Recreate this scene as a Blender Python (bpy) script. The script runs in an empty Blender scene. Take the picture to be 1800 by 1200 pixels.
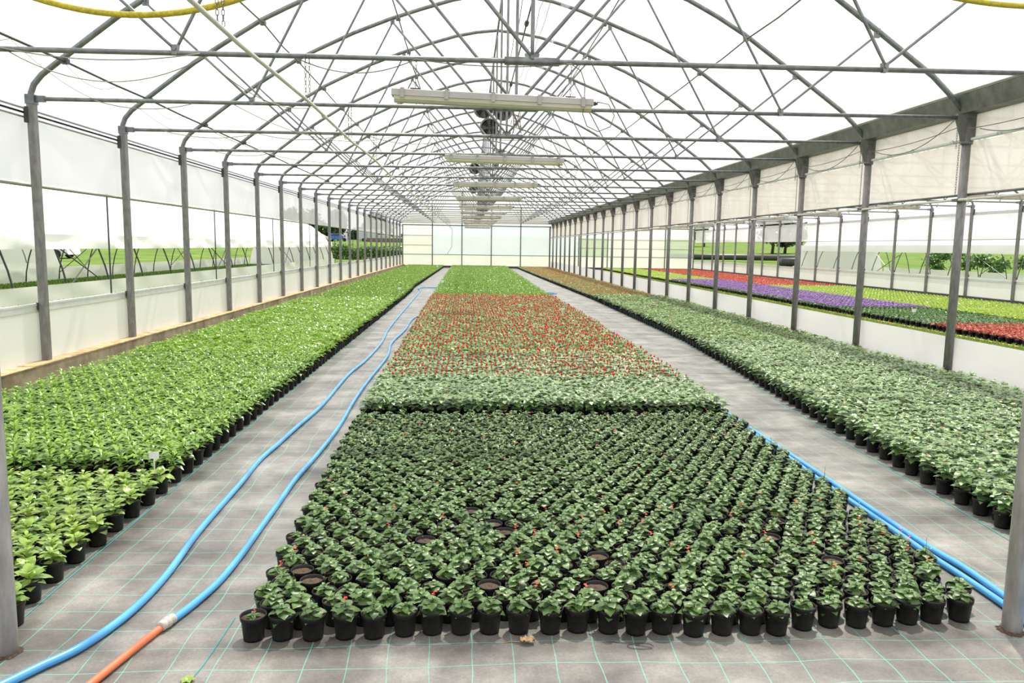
import bpy, math, random
import numpy as np
from mathutils import Vector, Matrix

random.seed(7)
RNG = np.random.default_rng(11)
SC = bpy.context.scene
COL = SC.collection

# ------------------------------------------------------------------ camera
FPX, YAW, PITCH, ROLL = 1350.0, 0.0567, 0.1231, 0.0149
EYE = Vector((0.0, 0.0, 1.5))
_fw = Vector((math.sin(YAW) * math.cos(PITCH), math.cos(YAW) * math.cos(PITCH), -math.sin(PITCH)))
_rt = Vector((math.cos(YAW), -math.sin(YAW), 0))
_up = _rt.cross(_fw)
CR = _rt * math.cos(ROLL) + _up * math.sin(ROLL)
CU = -_rt * math.sin(ROLL) + _up * math.cos(ROLL)
cam_data = bpy.data.cameras.new('camera')
cam_data.sensor_width = 36.0
cam_data.lens = FPX / 1800 * 36
cam_data.clip_end = 600
cam = bpy.data.objects.new('camera', cam_data)
COL.objects.link(cam)
cam.matrix_world = Matrix(((CR.x, CU.x, -_fw.x, EYE.x), (CR.y, CU.y, -_fw.y, EYE.y), (CR.z, CU.z, -_fw.z, EYE.z), (0, 0, 0, 1)))
SC.camera = cam

def px(x, y, z):
    v = Vector((x, y, z)) - EYE
    d = v.dot(_fw)
    if d < 0.3:
        return None
    return 900 + FPX * v.dot(CR) / d, 600 - FPX * v.dot(CU) / d

def in_view(x, y, z=0.1, m=160):
    p = px(x, y, z)
    return p is not None and -m < p[0] < 1800 + m and -m < p[1] < 1200 + m

# ------------------------------------------------------------------ sky, sun, exposure
SC.view_settings.view_transform = 'Standard'
SC.view_settings.look = 'None'
SC.view_settings.gamma = 1
SC.view_settings.use_curve_mapping = False
SC.view_settings.exposure = 0.30
world = bpy.data.worlds.new('sky')
SC.world = world
world.use_nodes = True
wn = world.node_tree
wn.nodes['Background'].inputs[0].default_value = (0.972, 0.970, 1.0, 1)
wn.nodes['Background'].inputs[1].default_value = 0.95
sun_d = bpy.data.lights.new('sun', 'SUN')
sun_d.energy = 6.5
sun_d.angle = math.radians(2.0)
sun_d.color = (1.0, 0.95, 0.86)
sun = bpy.data.objects.new('sun', sun_d)
COL.objects.link(sun)
sun.rotation_euler = Vector((0.15, 0.44, 0.88)).to_track_quat('Z', 'Y').to_euler()
try:
    SC.cycles.max_bounces = 8
    SC.cycles.transparent_max_bounces = 24
    SC.cycles.transmission_bounces = 6
    SC.cycles.diffuse_bounces = 4
    SC.cycles.glossy_bounces = 3
    SC.cycles.sample_clamp_indirect = 6
    SC.cycles.use_denoising = True
except Exception:
    pass

# ------------------------------------------------------------------ materials
def nodes_of(name):
    m = bpy.data.materials.new(name)
    m.use_nodes = True
    nt = m.node_tree
    for n in list(nt.nodes):
        nt.nodes.remove(n)
    out = nt.nodes.new('ShaderNodeOutputMaterial')
    return m, nt, out

def N(nt, t, **k):
    n = nt.nodes.new(t)
    for a, b in k.items():
        setattr(n, a, b)
    return n

def L(nt, a, b):
    nt.links.new(a, b)

def ramp(nt, fac, stops):
    r = N(nt, 'ShaderNodeValToRGB')
    e = r.color_ramp.elements
    while len(e) < len(stops):
        e.new(0.5)
    for el, (p, c) in zip(e, stops):
        el.position = p
        el.color = (*c, 1)
    L(nt, fac, r.inputs[0])
    return r.outputs[0]

def noise(nt, scale, detail=4, rough=0.55, coord='Object', mscale=None):
    tc = N(nt, 'ShaderNodeTexCoord')
    n = N(nt, 'ShaderNodeTexNoise')
    n.inputs['Scale'].default_value = scale
    n.inputs['Detail'].default_value = detail
    n.inputs['Roughness'].default_value = rough
    src = tc.outputs[coord]
    if mscale:
        mp = N(nt, 'ShaderNodeMapping')
        mp.inputs['Scale'].default_value = mscale
        L(nt, src, mp.inputs[0])
        src = mp.outputs[0]
    L(nt, src, n.inputs['Vector'])
    return n.outputs[0]

def plain(name, c1, c2=None, rough=0.6, metal=0.0, scale=8.0, bump=0.0, mscale=None, spec=0.5, detail=4):
    m, nt, out = nodes_of(name)
    p = N(nt, 'ShaderNodeBsdfPrincipled')
    p.inputs['Roughness'].default_value = rough
    p.inputs['Metallic'].default_value = metal
    p.inputs['Specular IOR Level'].default_value = spec
    f = noise(nt, scale, detail=detail, mscale=mscale)
    L(nt, ramp(nt, f, [(0.3, c1), (0.7, c2 or tuple(x * 1.15 for x in c1))]), p.inputs['Base Color'])
    if bump:
        b = N(nt, 'ShaderNodeBump')
        b.inputs['Strength'].default_value = bump
        b.inputs['Distance'].default_value = 0.01
        L(nt, f, b.inputs['Height'])
        L(nt, b.outputs[0], p.inputs['Normal'])
    L(nt, p.outputs[0], out.inputs[0])
    return m

def film(name, c, clear, c2=None, nscale=1.2, mscale=(1, 1, 1), diffuse=0.35, bump=0.0):
    """sheet plastic: some light goes straight through, the rest is scattered"""
    m, nt, out = nodes_of(name)
    f = noise(nt, nscale, mscale=mscale)
    col = ramp(nt, f, [(0.3, c), (0.7, c2 or c)])
    tr = N(nt, 'ShaderNodeBsdfTransparent')
    tl = N(nt, 'ShaderNodeBsdfTranslucent')
    df = N(nt, 'ShaderNodeBsdfDiffuse')
    L(nt, col, tl.inputs[0])
    L(nt, col, df.inputs[0])
    if bump:
        b = N(nt, 'ShaderNodeBump')
        b.inputs['Strength'].default_value = bump
        b.inputs['Distance'].default_value = 0.05
        L(nt, noise(nt, 2.2, mscale=(1, 1, 0.6), detail=2), b.inputs['Height'])
        L(nt, b.outputs[0], tl.inputs[1])
        L(nt, b.outputs[0], df.inputs[1])
    m1 = N(nt, 'ShaderNodeMixShader')
    m1.inputs[0].default_value = diffuse
    L(nt, tl.outputs[0], m1.inputs[1])
    L(nt, df.outputs[0], m1.inputs[2])
    m2 = N(nt, 'ShaderNodeMixShader')
    m2.inputs[0].default_value = clear
    L(nt, m1.outputs[0], m2.inputs[1])
    L(nt, tr.outputs[0], m2.inputs[2])
    L(nt, m2.outputs[0], out.inputs[0])
    return m

def leafmat(name, dark, light, rough=0.42, transl=0.22, tcol=None, spec=0.5, vein=0.0, coat=0.2, sheen=0.0):
    m, nt, out = nodes_of(name)
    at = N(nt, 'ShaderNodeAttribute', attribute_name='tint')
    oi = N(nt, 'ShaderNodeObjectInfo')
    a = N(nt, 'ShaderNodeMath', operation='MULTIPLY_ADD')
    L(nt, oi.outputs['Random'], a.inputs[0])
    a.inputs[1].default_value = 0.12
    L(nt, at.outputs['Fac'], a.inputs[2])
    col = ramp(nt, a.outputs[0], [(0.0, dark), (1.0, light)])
    p = N(nt, 'ShaderNodeBsdfPrincipled')
    p.inputs['Roughness'].default_value = rough
    p.inputs['Specular IOR Level'].default_value = spec
    p.inputs['Coat Weight'].default_value = coat
    p.inputs['Coat Roughness'].default_value = 0.24
    p.inputs['Sheen Weight'].default_value = sheen
    p.inputs['Sheen Roughness'].default_value = 0.35
    L(nt, col, p.inputs['Base Color'])
    if vein:
        b = N(nt, 'ShaderNodeBump')
        b.inputs['Strength'].default_value = vein
        b.inputs['Distance'].default_value = 0.003
        L(nt, noise(nt, 160, detail=1), b.inputs['Height'])
        L(nt, b.outputs[0], p.inputs['Normal'])
    tl = N(nt, 'ShaderNodeBsdfTranslucent')
    if tcol:
        tl.inputs[0].default_value = (*tcol, 1)
    else:
        L(nt, col, tl.inputs[0])
    mx = N(nt, 'ShaderNodeMixShader')
    mx.inputs[0].default_value = transl
    L(nt, p.outputs[0], mx.inputs[1])
    L(nt, tl.outputs[0], mx.inputs[2])
    L(nt, mx.outputs[0], out.inputs[0])
    return m

def groundcloth():
    m, nt, out = nodes_of('woven_ground_cloth')
    tc = N(nt, 'ShaderNodeTexCoord')
    wob = N(nt, 'ShaderNodeTexNoise')
    wob.inputs['Scale'].default_value = 1.3
    wob.inputs['Detail'].default_value = 2
    L(nt, tc.outputs['Object'], wob.inputs['Vector'])
    ws = N(nt, 'ShaderNodeVectorMath', operation='SCALE')
    ws.inputs['Scale'].default_value = 0.11
    L(nt, wob.outputs['Color'], ws.inputs[0])
    ad = N(nt, 'ShaderNodeVectorMath', operation='ADD')
    L(nt, tc.outputs['Object'], ad.inputs[0])
    L(nt, ws.outputs[0], ad.inputs[1])
    sp = N(nt, 'ShaderNodeSeparateXYZ')
    L(nt, ad.outputs[0], sp.inputs[0])
    def line(sock, pitch, half):
        a = N(nt, 'ShaderNodeMath', operation='DIVIDE'); L(nt, sock, a.inputs[0]); a.inputs[1].default_value = pitch
        b = N(nt, 'ShaderNodeMath', operation='FRACT'); L(nt, a.outputs[0], b.inputs[0])
        c = N(nt, 'ShaderNodeMath', operation='SUBTRACT'); L(nt, b.outputs[0], c.inputs[0]); c.inputs[1].default_value = 0.5
        d = N(nt, 'ShaderNodeMath', operation='ABSOLUTE'); L(nt, c.outputs[0], d.inputs[0])
        e = N(nt, 'ShaderNodeMath', operation='LESS_THAN'); L(nt, d.outputs[0], e.inputs[0]); e.inputs[1].default_value = half / pitch
        return e.outputs[0]
    l1 = line(sp.outputs[0], 0.152, 0.0016)
    l2 = line(sp.outputs[1], 0.152, 0.0016)
    mx = N(nt, 'ShaderNodeMath', operation='MAXIMUM')
    L(nt, l1, mx.inputs[0]); L(nt, l2, mx.inputs[1])
    mk = N(nt, 'ShaderNodeMath', operation='MULTIPLY')
    L(nt, mx.outputs[0], mk.inputs[0]); mk.inputs[1].default_value = 0.72
    n1 = noise(nt, 2.6, 7, 0.62)
    base = ramp(nt, n1, [(0.28, (0.056, 0.0535, 0.047)), (0.5, (0.148, 0.141, 0.126)), (0.72, (0.295, 0.284, 0.26))])
    n2 = noise(nt, 90, 2, 0.7)
    fine = N(nt, 'ShaderNodeMixRGB', blend_type='MULTIPLY')
    fine.inputs[0].default_value = 0.5
    L(nt, base, fine.inputs[1])
    L(nt, ramp(nt, n2, [(0.3, (0.62, 0.61, 0.6)), (0.7, (1.25, 1.25, 1.25))]), fine.inputs[2])
    mc = N(nt, 'ShaderNodeMixRGB')
    L(nt, mk.outputs[0], mc.inputs[0])
    L(nt, fine.outputs[0], mc.inputs[1])
    mc.inputs[2].default_value = (0.10, 0.46, 0.36, 1)
    p = N(nt, 'ShaderNodeBsdfPrincipled')
    p.inputs['Roughness'].default_value = 0.44
    p.inputs['Specular IOR Level'].default_value = 0.65
    L(nt, mc.outputs[0], p.inputs['Base Color'])
    b = N(nt, 'ShaderNodeBump')
    b.inputs['Strength'].default_value = 0.55
    b.inputs['Distance'].default_value = 0.02
    L(nt, noise(nt, 3.0, 4, 0.5), b.inputs['Height'])
    b2 = N(nt, 'ShaderNodeBump')
    b2.inputs['Strength'].default_value = 0.25
    b2.inputs['Distance'].default_value = 0.002
    L(nt, n2, b2.inputs['Height'])
    L(nt, b.outputs[0], b2.inputs['Normal'])
    L(nt, b2.outputs[0], p.inputs['Normal'])
    L(nt, p.outputs[0], out.inputs[0])
    return m

M = {}
M['cloth'] = groundcloth()
M['steel'] = plain('galvanised_steel', (0.13, 0.14, 0.145), (0.24, 0.25, 0.255), rough=0.42, metal=0.55, scale=14, mscale=(1, 1, 0.5))
M['post'] = plain('weathered_post_steel', (0.16, 0.155, 0.155), (0.28, 0.27, 0.265), rough=0.48, metal=0.4, scale=22, mscale=(1, 1, 0.35))
M['gutter'] = plain('gutter_steel', (0.10, 0.105, 0.09), (0.20, 0.205, 0.18), rough=0.5, metal=0.45, scale=6)
M['bright_steel'] = plain('bright_column_steel', (0.36, 0.34, 0.32), (0.68, 0.665, 0.64), rough=0.38, metal=0.15, scale=20, mscale=(1, 1, 0.25))
M['alu'] = plain('aluminium_profile', (0.60, 0.61, 0.60), (0.72, 0.73, 0.72), rough=0.4, metal=0.1)
M['dark'] = plain('dark_metal', (0.03, 0.035, 0.035), (0.06, 0.065, 0.06), rough=0.5)
M['film'] = film('roof_film', (0.955, 0.945, 0.955), 0.58, diffuse=0.2)
M['sidefilm'] = film('side_film', (0.88, 0.87, 0.88), 0.30, (0.96, 0.955, 0.96), 0.9, diffuse=0.45, bump=0.9)
M['strip'] = film('clear_strip', (0.80, 0.84, 0.86), 0.72, diffuse=0.4)
M['cream'] = film('cream_sheet', (0.82, 0.772, 0.69), 0.05, (0.92, 0.885, 0.825), 3.0, (1, 0.9, 0.08), diffuse=0.45, bump=0.35)
M['white_sheet'] = film('white_ground_sheet', (0.84, 0.835, 0.81), 0.0, (0.92, 0.915, 0.90), 0.8, (1, 0.5, 1.5), diffuse=0.6, bump=0.6)
M['panel'] = film('milky_panel', (0.90, 0.885, 0.86), 0.06, (0.95, 0.93, 0.915), 2.0, (1, 1, 0.4), diffuse=0.55)
M['bluepanel'] = film('blue_white_panel', (0.70, 0.76, 0.82), 0.10, (0.78, 0.83, 0.88), 0.5, (1, 1, 1.0), diffuse=0.55)
M['greenpanel'] = film('clear_green_panel', (0.62, 0.70, 0.60), 0.42, (0.72, 0.77, 0.68), 0.6, (1, 1, 1.6), diffuse=0.5)
M['creamgable'] = film('cream_gable', (0.85, 0.845, 0.77), 0.16, (0.92, 0.915, 0.86), 1.0, diffuse=0.55)
M['tunnel'] = film('tunnel_skin', (0.90, 0.90, 0.90), 0.0, (0.96, 0.96, 0.96), 0.6, diffuse=0.85, bump=0.7)
M['concrete'] = plain('stained_concrete', (0.12, 0.09, 0.045), (0.40, 0.34, 0.215), rough=0.9, scale=3.5, bump=0.5, detail=8)
M['rust'] = plain('rusty_edge', (0.36, 0.21, 0.07), (0.62, 0.50, 0.30), rough=0.9, scale=9)
M['blackkerb'] = plain('dark_kerb', (0.04, 0.04, 0.035), (0.09, 0.085, 0.07), rough=0.8)
M['pot'] = plain('black_pot_plastic', (0.006, 0.006, 0.006), (0.016, 0.015, 0.015), rough=0.48, scale=120, spec=0.3)
M['soil'] = plain('potting_soil', (0.035, 0.022, 0.014), (0.14, 0.09, 0.055), rough=0.95, scale=130, bump=1.0, detail=6)
M['blue'] = plain('blue_hose_rubber', (0.06, 0.30, 0.66), (0.085, 0.36, 0.74), rough=0.26, scale=5)
M['orange'] = plain('orange_hose_rubber', (0.62, 0.13, 0.05), (0.72, 0.18, 0.08), rough=0.35, scale=5)
M['yellow'] = plain('yellow_hose', (0.33, 0.26, 0.02), (0.62, 0.50, 0.03), rough=0.6, scale=70)
M['yellowclean'] = plain('yellow_hose_clean', (0.75, 0.60, 0.03), (0.85, 0.70, 0.05), rough=0.5)
M['pvc'] = plain('white_pvc', (0.58, 0.55, 0.49), (0.69, 0.66, 0.60), rough=0.4, scale=4)
M['joint'] = plain('hose_coupling', (0.36, 0.33, 0.29), (0.50, 0.47, 0.43), rough=0.5, scale=40)
M['lamp_body'] = plain('lamp_housing', (0.33, 0.32, 0.30), (0.40, 0.39, 0.365), rough=0.5, scale=6)
M['cable'] = plain('cable_sheath', (0.10, 0.09, 0.07), (0.20, 0.18, 0.15), rough=0.6)
M['palecable'] = plain('pale_cable', (0.27, 0.255, 0.20), rough=0.6)
M['label'] = plain('white_label_card', (0.75, 0.76, 0.78), rough=0.5)
M['dry'] = plain('dry_leaf', (0.30, 0.17, 0.07), (0.55, 0.38, 0.20), rough=0.8, scale=60)
M['lens'] = film('lamp_diffuser', (0.84, 0.78, 0.60), 0.05, (0.90, 0.85, 0.72), 3, diffuse=0.6)
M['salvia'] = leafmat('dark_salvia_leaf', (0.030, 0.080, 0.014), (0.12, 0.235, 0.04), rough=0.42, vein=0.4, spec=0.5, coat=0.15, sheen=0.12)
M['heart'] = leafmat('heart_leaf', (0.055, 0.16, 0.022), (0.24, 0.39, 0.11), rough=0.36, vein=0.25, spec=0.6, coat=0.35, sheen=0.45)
M['broad'] = leafmat('broad_green_leaf', (0.060, 0.185, 0.010), (0.40, 0.56, 0.08), rough=0.34, vein=0.15, transl=0.32, spec=0.55, coat=0.4, sheen=0.12)  # dark end of tint deepened, putting shade among the leaves into the colour
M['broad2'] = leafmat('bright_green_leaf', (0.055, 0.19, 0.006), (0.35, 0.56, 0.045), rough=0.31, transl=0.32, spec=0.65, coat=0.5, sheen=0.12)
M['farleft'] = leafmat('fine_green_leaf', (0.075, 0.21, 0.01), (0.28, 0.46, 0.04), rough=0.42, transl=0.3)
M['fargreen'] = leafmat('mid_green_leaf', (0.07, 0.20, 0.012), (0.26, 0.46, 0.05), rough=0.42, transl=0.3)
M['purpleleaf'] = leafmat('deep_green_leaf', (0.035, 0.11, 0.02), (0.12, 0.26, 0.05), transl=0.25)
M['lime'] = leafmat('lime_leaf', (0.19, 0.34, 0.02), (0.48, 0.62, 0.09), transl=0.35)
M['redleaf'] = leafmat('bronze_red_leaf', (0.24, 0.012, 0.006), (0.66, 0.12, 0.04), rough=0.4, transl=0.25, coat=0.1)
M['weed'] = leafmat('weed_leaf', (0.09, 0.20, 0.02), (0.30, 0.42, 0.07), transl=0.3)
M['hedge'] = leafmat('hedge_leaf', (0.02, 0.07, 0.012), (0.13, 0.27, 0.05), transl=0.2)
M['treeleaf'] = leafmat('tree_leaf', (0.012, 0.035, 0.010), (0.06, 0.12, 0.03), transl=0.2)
M['red'] = plain('red_petal', (0.66, 0.016, 0.012), (0.80, 0.05, 0.02), rough=0.5, scale=50)
M['scarlet'] = plain('scarlet_petal', (0.50, 0.012, 0.006), (0.72, 0.05, 0.02), rough=0.55, scale=90)
M['orangeflower'] = plain('orange_petal', (0.80, 0.20, 0.03), (0.85, 0.33, 0.08), rough=0.5, scale=50)
M['yellowflower'] = plain('yellow_green_petal', (0.60, 0.62, 0.08), (0.72, 0.72, 0.2), rough=0.5)
M['plum'] = plain('plum_petal', (0.11, 0.012, 0.04), (0.22, 0.02, 0.07), rough=0.5)
M['purple'] = plain('violet_petal', (0.33, 0.045, 0.66), (0.52, 0.13, 0.82), rough=0.5, scale=60)
M['grass'] = plain('meadow_grass', (0.055, 0.11, 0.018), (0.14, 0.21, 0.035), rough=0.9, scale=0.35, detail=8, spec=0.1)
M['bark'] = plain('tree_bark', (0.05, 0.04, 0.03), (0.11, 0.085, 0.06), rough=0.9)
M['vanpaint'] = plain('silver_van_paint', (0.50, 0.52, 0.55), (0.58, 0.60, 0.63), rough=0.3, scale=1)
M['whitepaint'] = plain('white_paint', (0.72, 0.73, 0.75), rough=0.3)
M['bluepaint'] = plain('blue_paint', (0.03, 0.16, 0.50), rough=0.3)
M['carglass'] = plain('vehicle_glass', (0.02, 0.03, 0.05), (0.04, 0.06, 0.09), rough=0.12)
M['tyre'] = plain('tyre_rubber', (0.02, 0.02, 0.02), rough=0.8)
M['wallstone'] = plain('yard_wall_brick', (0.14, 0.10, 0.09), (0.24, 0.18, 0.16), rough=0.9, scale=3)

# ------------------------------------------------------------------ mesh helpers
class MB:
    def __init__(s):
        s.v = []; s.f = []; s.m = []
    def add(s, vs, fs, mi=0):
        o = len(s.v)
        s.v += [tuple(q) for q in vs]
        s.f += [tuple(i + o for i in f) for f in fs]
        s.m += [mi] * len(fs)
    def box(s, a, b, mi=0):
        x0, y0, z0 = a; x1, y1, z1 = b
        s.add([(x0, y0, z0), (x1, y0, z0), (x1, y1, z0), (x0, y1, z0), (x0, y0, z1), (x1, y0, z1), (x1, y1, z1), (x0, y1, z1)],
              [(0, 3, 2, 1), (4, 5, 6, 7), (0, 1, 5, 4), (1, 2, 6, 5), (2, 3, 7, 6), (3, 0, 4, 7)], mi)
    def tube(s, pts, r, n=8, mi=0, caps=True, closed=False):
        pts = [Vector(p) for p in pts]
        rs = r if isinstance(r, (list, tuple)) else [r] * len(pts)
        k = len(pts); rings = []; nrm = None
        for i, p in enumerate(pts):
            if closed:
                t = (pts[(i + 1) % k] - pts[i - 1]).normalized()
            else:
                t = (pts[min(i + 1, k - 1)] - pts[max(i - 1, 0)])
                t = t.normalized() if t.length > 1e-9 else Vector((0, 0, 1))
            if nrm is None:
                a = Vector((0, 0, 1)) if abs(t.z) < 0.9 else Vector((1, 0, 0))
                nrm = t.cross(a).normalized()
            else:
                nrm = (nrm - t * nrm.dot(t)).normalized()
            bn = t.cross(nrm)
            rings.append([p + (nrm * math.cos(2 * math.pi * j / n) + bn * math.sin(2 * math.pi * j / n)) * rs[i] for j in range(n)])
        vs = [q for rg in rings for q in rg]; fs = []
        for i in range(k if closed else k - 1):
            a = i * n; b = ((i + 1) % k) * n
            for j in range(n):
                fs.append((a + j, a + (j + 1) % n, b + (j + 1) % n, b + j))
        if caps and not closed:
            fs.append(tuple(reversed(range(n)))); fs.append(tuple(range((k - 1) * n, k * n)))
        s.add(vs, fs, mi)
    def prism(s, prof, axis, a, b, mi=0, closed=True):
        """extrude a 2-D profile; axis 1: profile is (x, z) along y; axis 0: profile is (y, z) along x"""
        n = len(prof)
        if axis == 1:
            vs = [(p[0], a, p[1]) for p in prof] + [(p[0], b, p[1]) for p in prof]
        else:
            vs = [(a, p[0], p[1]) for p in prof] + [(b, p[0], p[1]) for p in prof]
        fs = [(i, (i + 1) % n, n + (i + 1) % n, n + i) for i in range(n if closed else n - 1)]
        if closed:
            fs += [tuple(reversed(range(n))), tuple(range(n, 2 * n))]
        s.add(vs, fs, mi)
    def lathe(s, prof, n=20, c=(0, 0, 0), mi=0):
        vs = []; fs = []
        for r, z in prof:
            for j in range(n):
                a = 2 * math.pi * j / n
                vs.append((c[0] + r * math.cos(a), c[1] + r * math.sin(a), c[2] + z))
        for i in range(len(prof) - 1):
            for j in range(n):
                fs.append((i * n + j, i * n + (j + 1) % n, (i + 1) * n + (j + 1) % n, (i + 1) * n + j))
        s.add(vs, fs, mi)
    def data(s, name, mats, smooth=False):
        me = bpy.data.meshes.new(name)
        me.from_pydata(s.v, [], s.f)
        for m_ in (mats if isinstance(mats, (list, tuple)) else [mats]):
            me.materials.append(m_)
        if len(set(s.m)) > 1:
            me.polygons.foreach_set('material_index', s.m)
        if smooth:
            me.polygons.foreach_set('use_smooth', [True] * len(s.f))
        me.update()
        return me
    def build(s, name, mats, parent=None, smooth=False):
        o = bpy.data.objects.new(name, s.data(name, mats, smooth))
        COL.objects.link(o)
        if parent:
            o.parent = parent
        return o

def tag(o, label=None, cat=None, group=None, kind=None):
    if label: o['label'] = label
    if cat: o['category'] = cat
    if group: o['group'] = group
    if kind: o['kind'] = kind
    return o

def empty(name, loc, label, cat, group=None, rz=0.0):
    o = bpy.data.objects.new(name, None)
    COL.objects.link(o)
    o.location = loc
    o.rotation_euler = (0, 0, rz)
    return tag(o, label, cat, group)

def part(name, me, parent, loc=None, rot=None, label=None):
    o = bpy.data.objects.new(name, me)
    COL.objects.link(o)
    o.parent = parent
    if loc: o.location = loc
    if rot: o.rotation_euler = rot
    if label: o['label'] = label
    return o

ONES = ['zeroth', 'first', 'second', 'third', 'fourth', 'fifth', 'sixth', 'seventh', 'eighth', 'ninth', 'tenth', 'eleventh', 'twelfth',
        'thirteenth', 'fourteenth', 'fifteenth', 'sixteenth', 'seventeenth', 'eighteenth', 'nineteenth']
TENS = {20: 'twent', 30: 'thirt', 40: 'fort', 50: 'fift', 60: 'sixt', 70: 'sevent', 80: 'eight', 90: 'ninet'}
def nth(i):
    if i < 20: return ONES[i]
    if i < 100:
        t, u = i // 10 * 10, i % 10
        return TENS[t] + ('ieth' if u == 0 else 'y-' + ONES[u])
    return '%dth' % i

# ------------------------------------------------------------------ layout of the two spans
XL, XR = -4.548, 5.522
BAY = 2.127
YEND = 53.14
def YK(k): return 8.475 + BAY * k
XM = (XL + XR) / 2
ARCH = [(-4.55, 2.90), (-4.55, 3.0), (-4.515, 3.09), (-4.43, 3.19), (-4.30, 3.29), (-4.19, 3.375), (-3.9, 3.595), (-3.6, 3.82), (-3.37, 3.97), (-3.09, 4.15),
        (-2.72, 4.38), (-2.4, 4.54), (-1.85, 4.80), (-1.3, 5.02), (-0.8, 5.19), (-0.3, 5.345), (0.1, 5.43), (XM, 5.475), (0.95, 5.43), (1.3, 5.37),
        (1.75, 5.24), (2.2, 5.07), (2.9, 4.80), (3.3, 4.60), (3.7, 4.37), (4.05, 4.13), (4.42, 3.88), (4.75, 3.65), (5.08, 3.42), (5.30, 3.22), (5.45, 3.06)]
FLIP = 2 * XR
def mir(x, f): return FLIP - x if f else x

# ------------------------------------------------------------------ floor, terrain
b = MB()
nx, ny = 24, 110
vs = [(XL + 0.1 + (15.55 - XL - 0.1) * i / nx, -3 + (YEND + 3) * j / ny, 0) for j in range(ny + 1) for i in range(nx + 1)]
b.add(vs, [(j * (nx + 1) + i, j * (nx + 1) + i + 1, (j + 1) * (nx + 1) + i + 1, (j + 1) * (nx + 1) + i) for j in range(ny) for i in range(nx)])
tag(b.build('floor', M['cloth']), kind='structure')

def terr(x, y):
    z = -0.05
    d = max(XL - 0.35 - x, x - 15.9, 0)
    e = min(d / 0.6, 1)
    z += 0.12 * e
    if y > YEND + 0.3:
        z = max(z, 0.02)
    if y > 58:
        z += (y - 58) * 0.021
    return z
b = MB()
gx = sorted(set([-160, -120, -90, -70, -55, -42, -32, -25, -20, -16, -12, -9, -7, -5.6, XL - 0.9, XL - 0.35, 0, 5, 10, 15.9, 16.5, 18, 22, 27, 33, 40, 50, 62, 80, 100, 130, 170]))
gy = [-10, 0, 10, 20, 30, 40, 50, YEND + 0.2, YEND + 0.5, 55, 58, 62, 70, 80, 95, 110, 130, 150, 180, 210, 250, 300]
b.add([(x, y, terr(x, y)) for y in gy for x in gx],
      [(j * len(gx) + i, j * len(gx) + i + 1, (j + 1) * len(gx) + i + 1, (j + 1) * len(gx) + i) for j in range(len(gy) - 1) for i in range(len(gx) - 1)])
tag(b.build('ground', M['grass']), kind='structure')

# ------------------------------------------------------------------ roof film (ceilings)
for f in (0, 1):
    b = MB()
    prof = [(x + (0.045 if x > XM else -0.045) * (1 if z < 4 else 0.5), z + 0.045) for x, z in ARCH]
    prof[0] = (prof[0][0], 2.84)
    prof[-1] = (5.50, 3.22)
    ys = [-5 + i * (YEND + 5) / 80 for i in range(81)]
    n = len(prof)
    b.add([(mir(x, f), y, z) for y in ys for x, z in prof],
          [(j * n + i, j * n + i + 1, (j + 1) * n + i + 1, (j + 1) * n + i) for j in range(80) for i in range(n - 1)])
    tag(b.build('ceiling', M['film'], smooth=True), kind='structure')

# ------------------------------------------------------------------ trusses
def brk(mb, x, z, up):
    """flattened clamp plate with a bolt"""
    mb.box((x - 0.032, -0.012, z - 0.05), (x + 0.032, 0.012, z + 0.05))
    mb.tube([(x, -0.022, z), (x, 0.022, z)], 0.011, 6)

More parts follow.
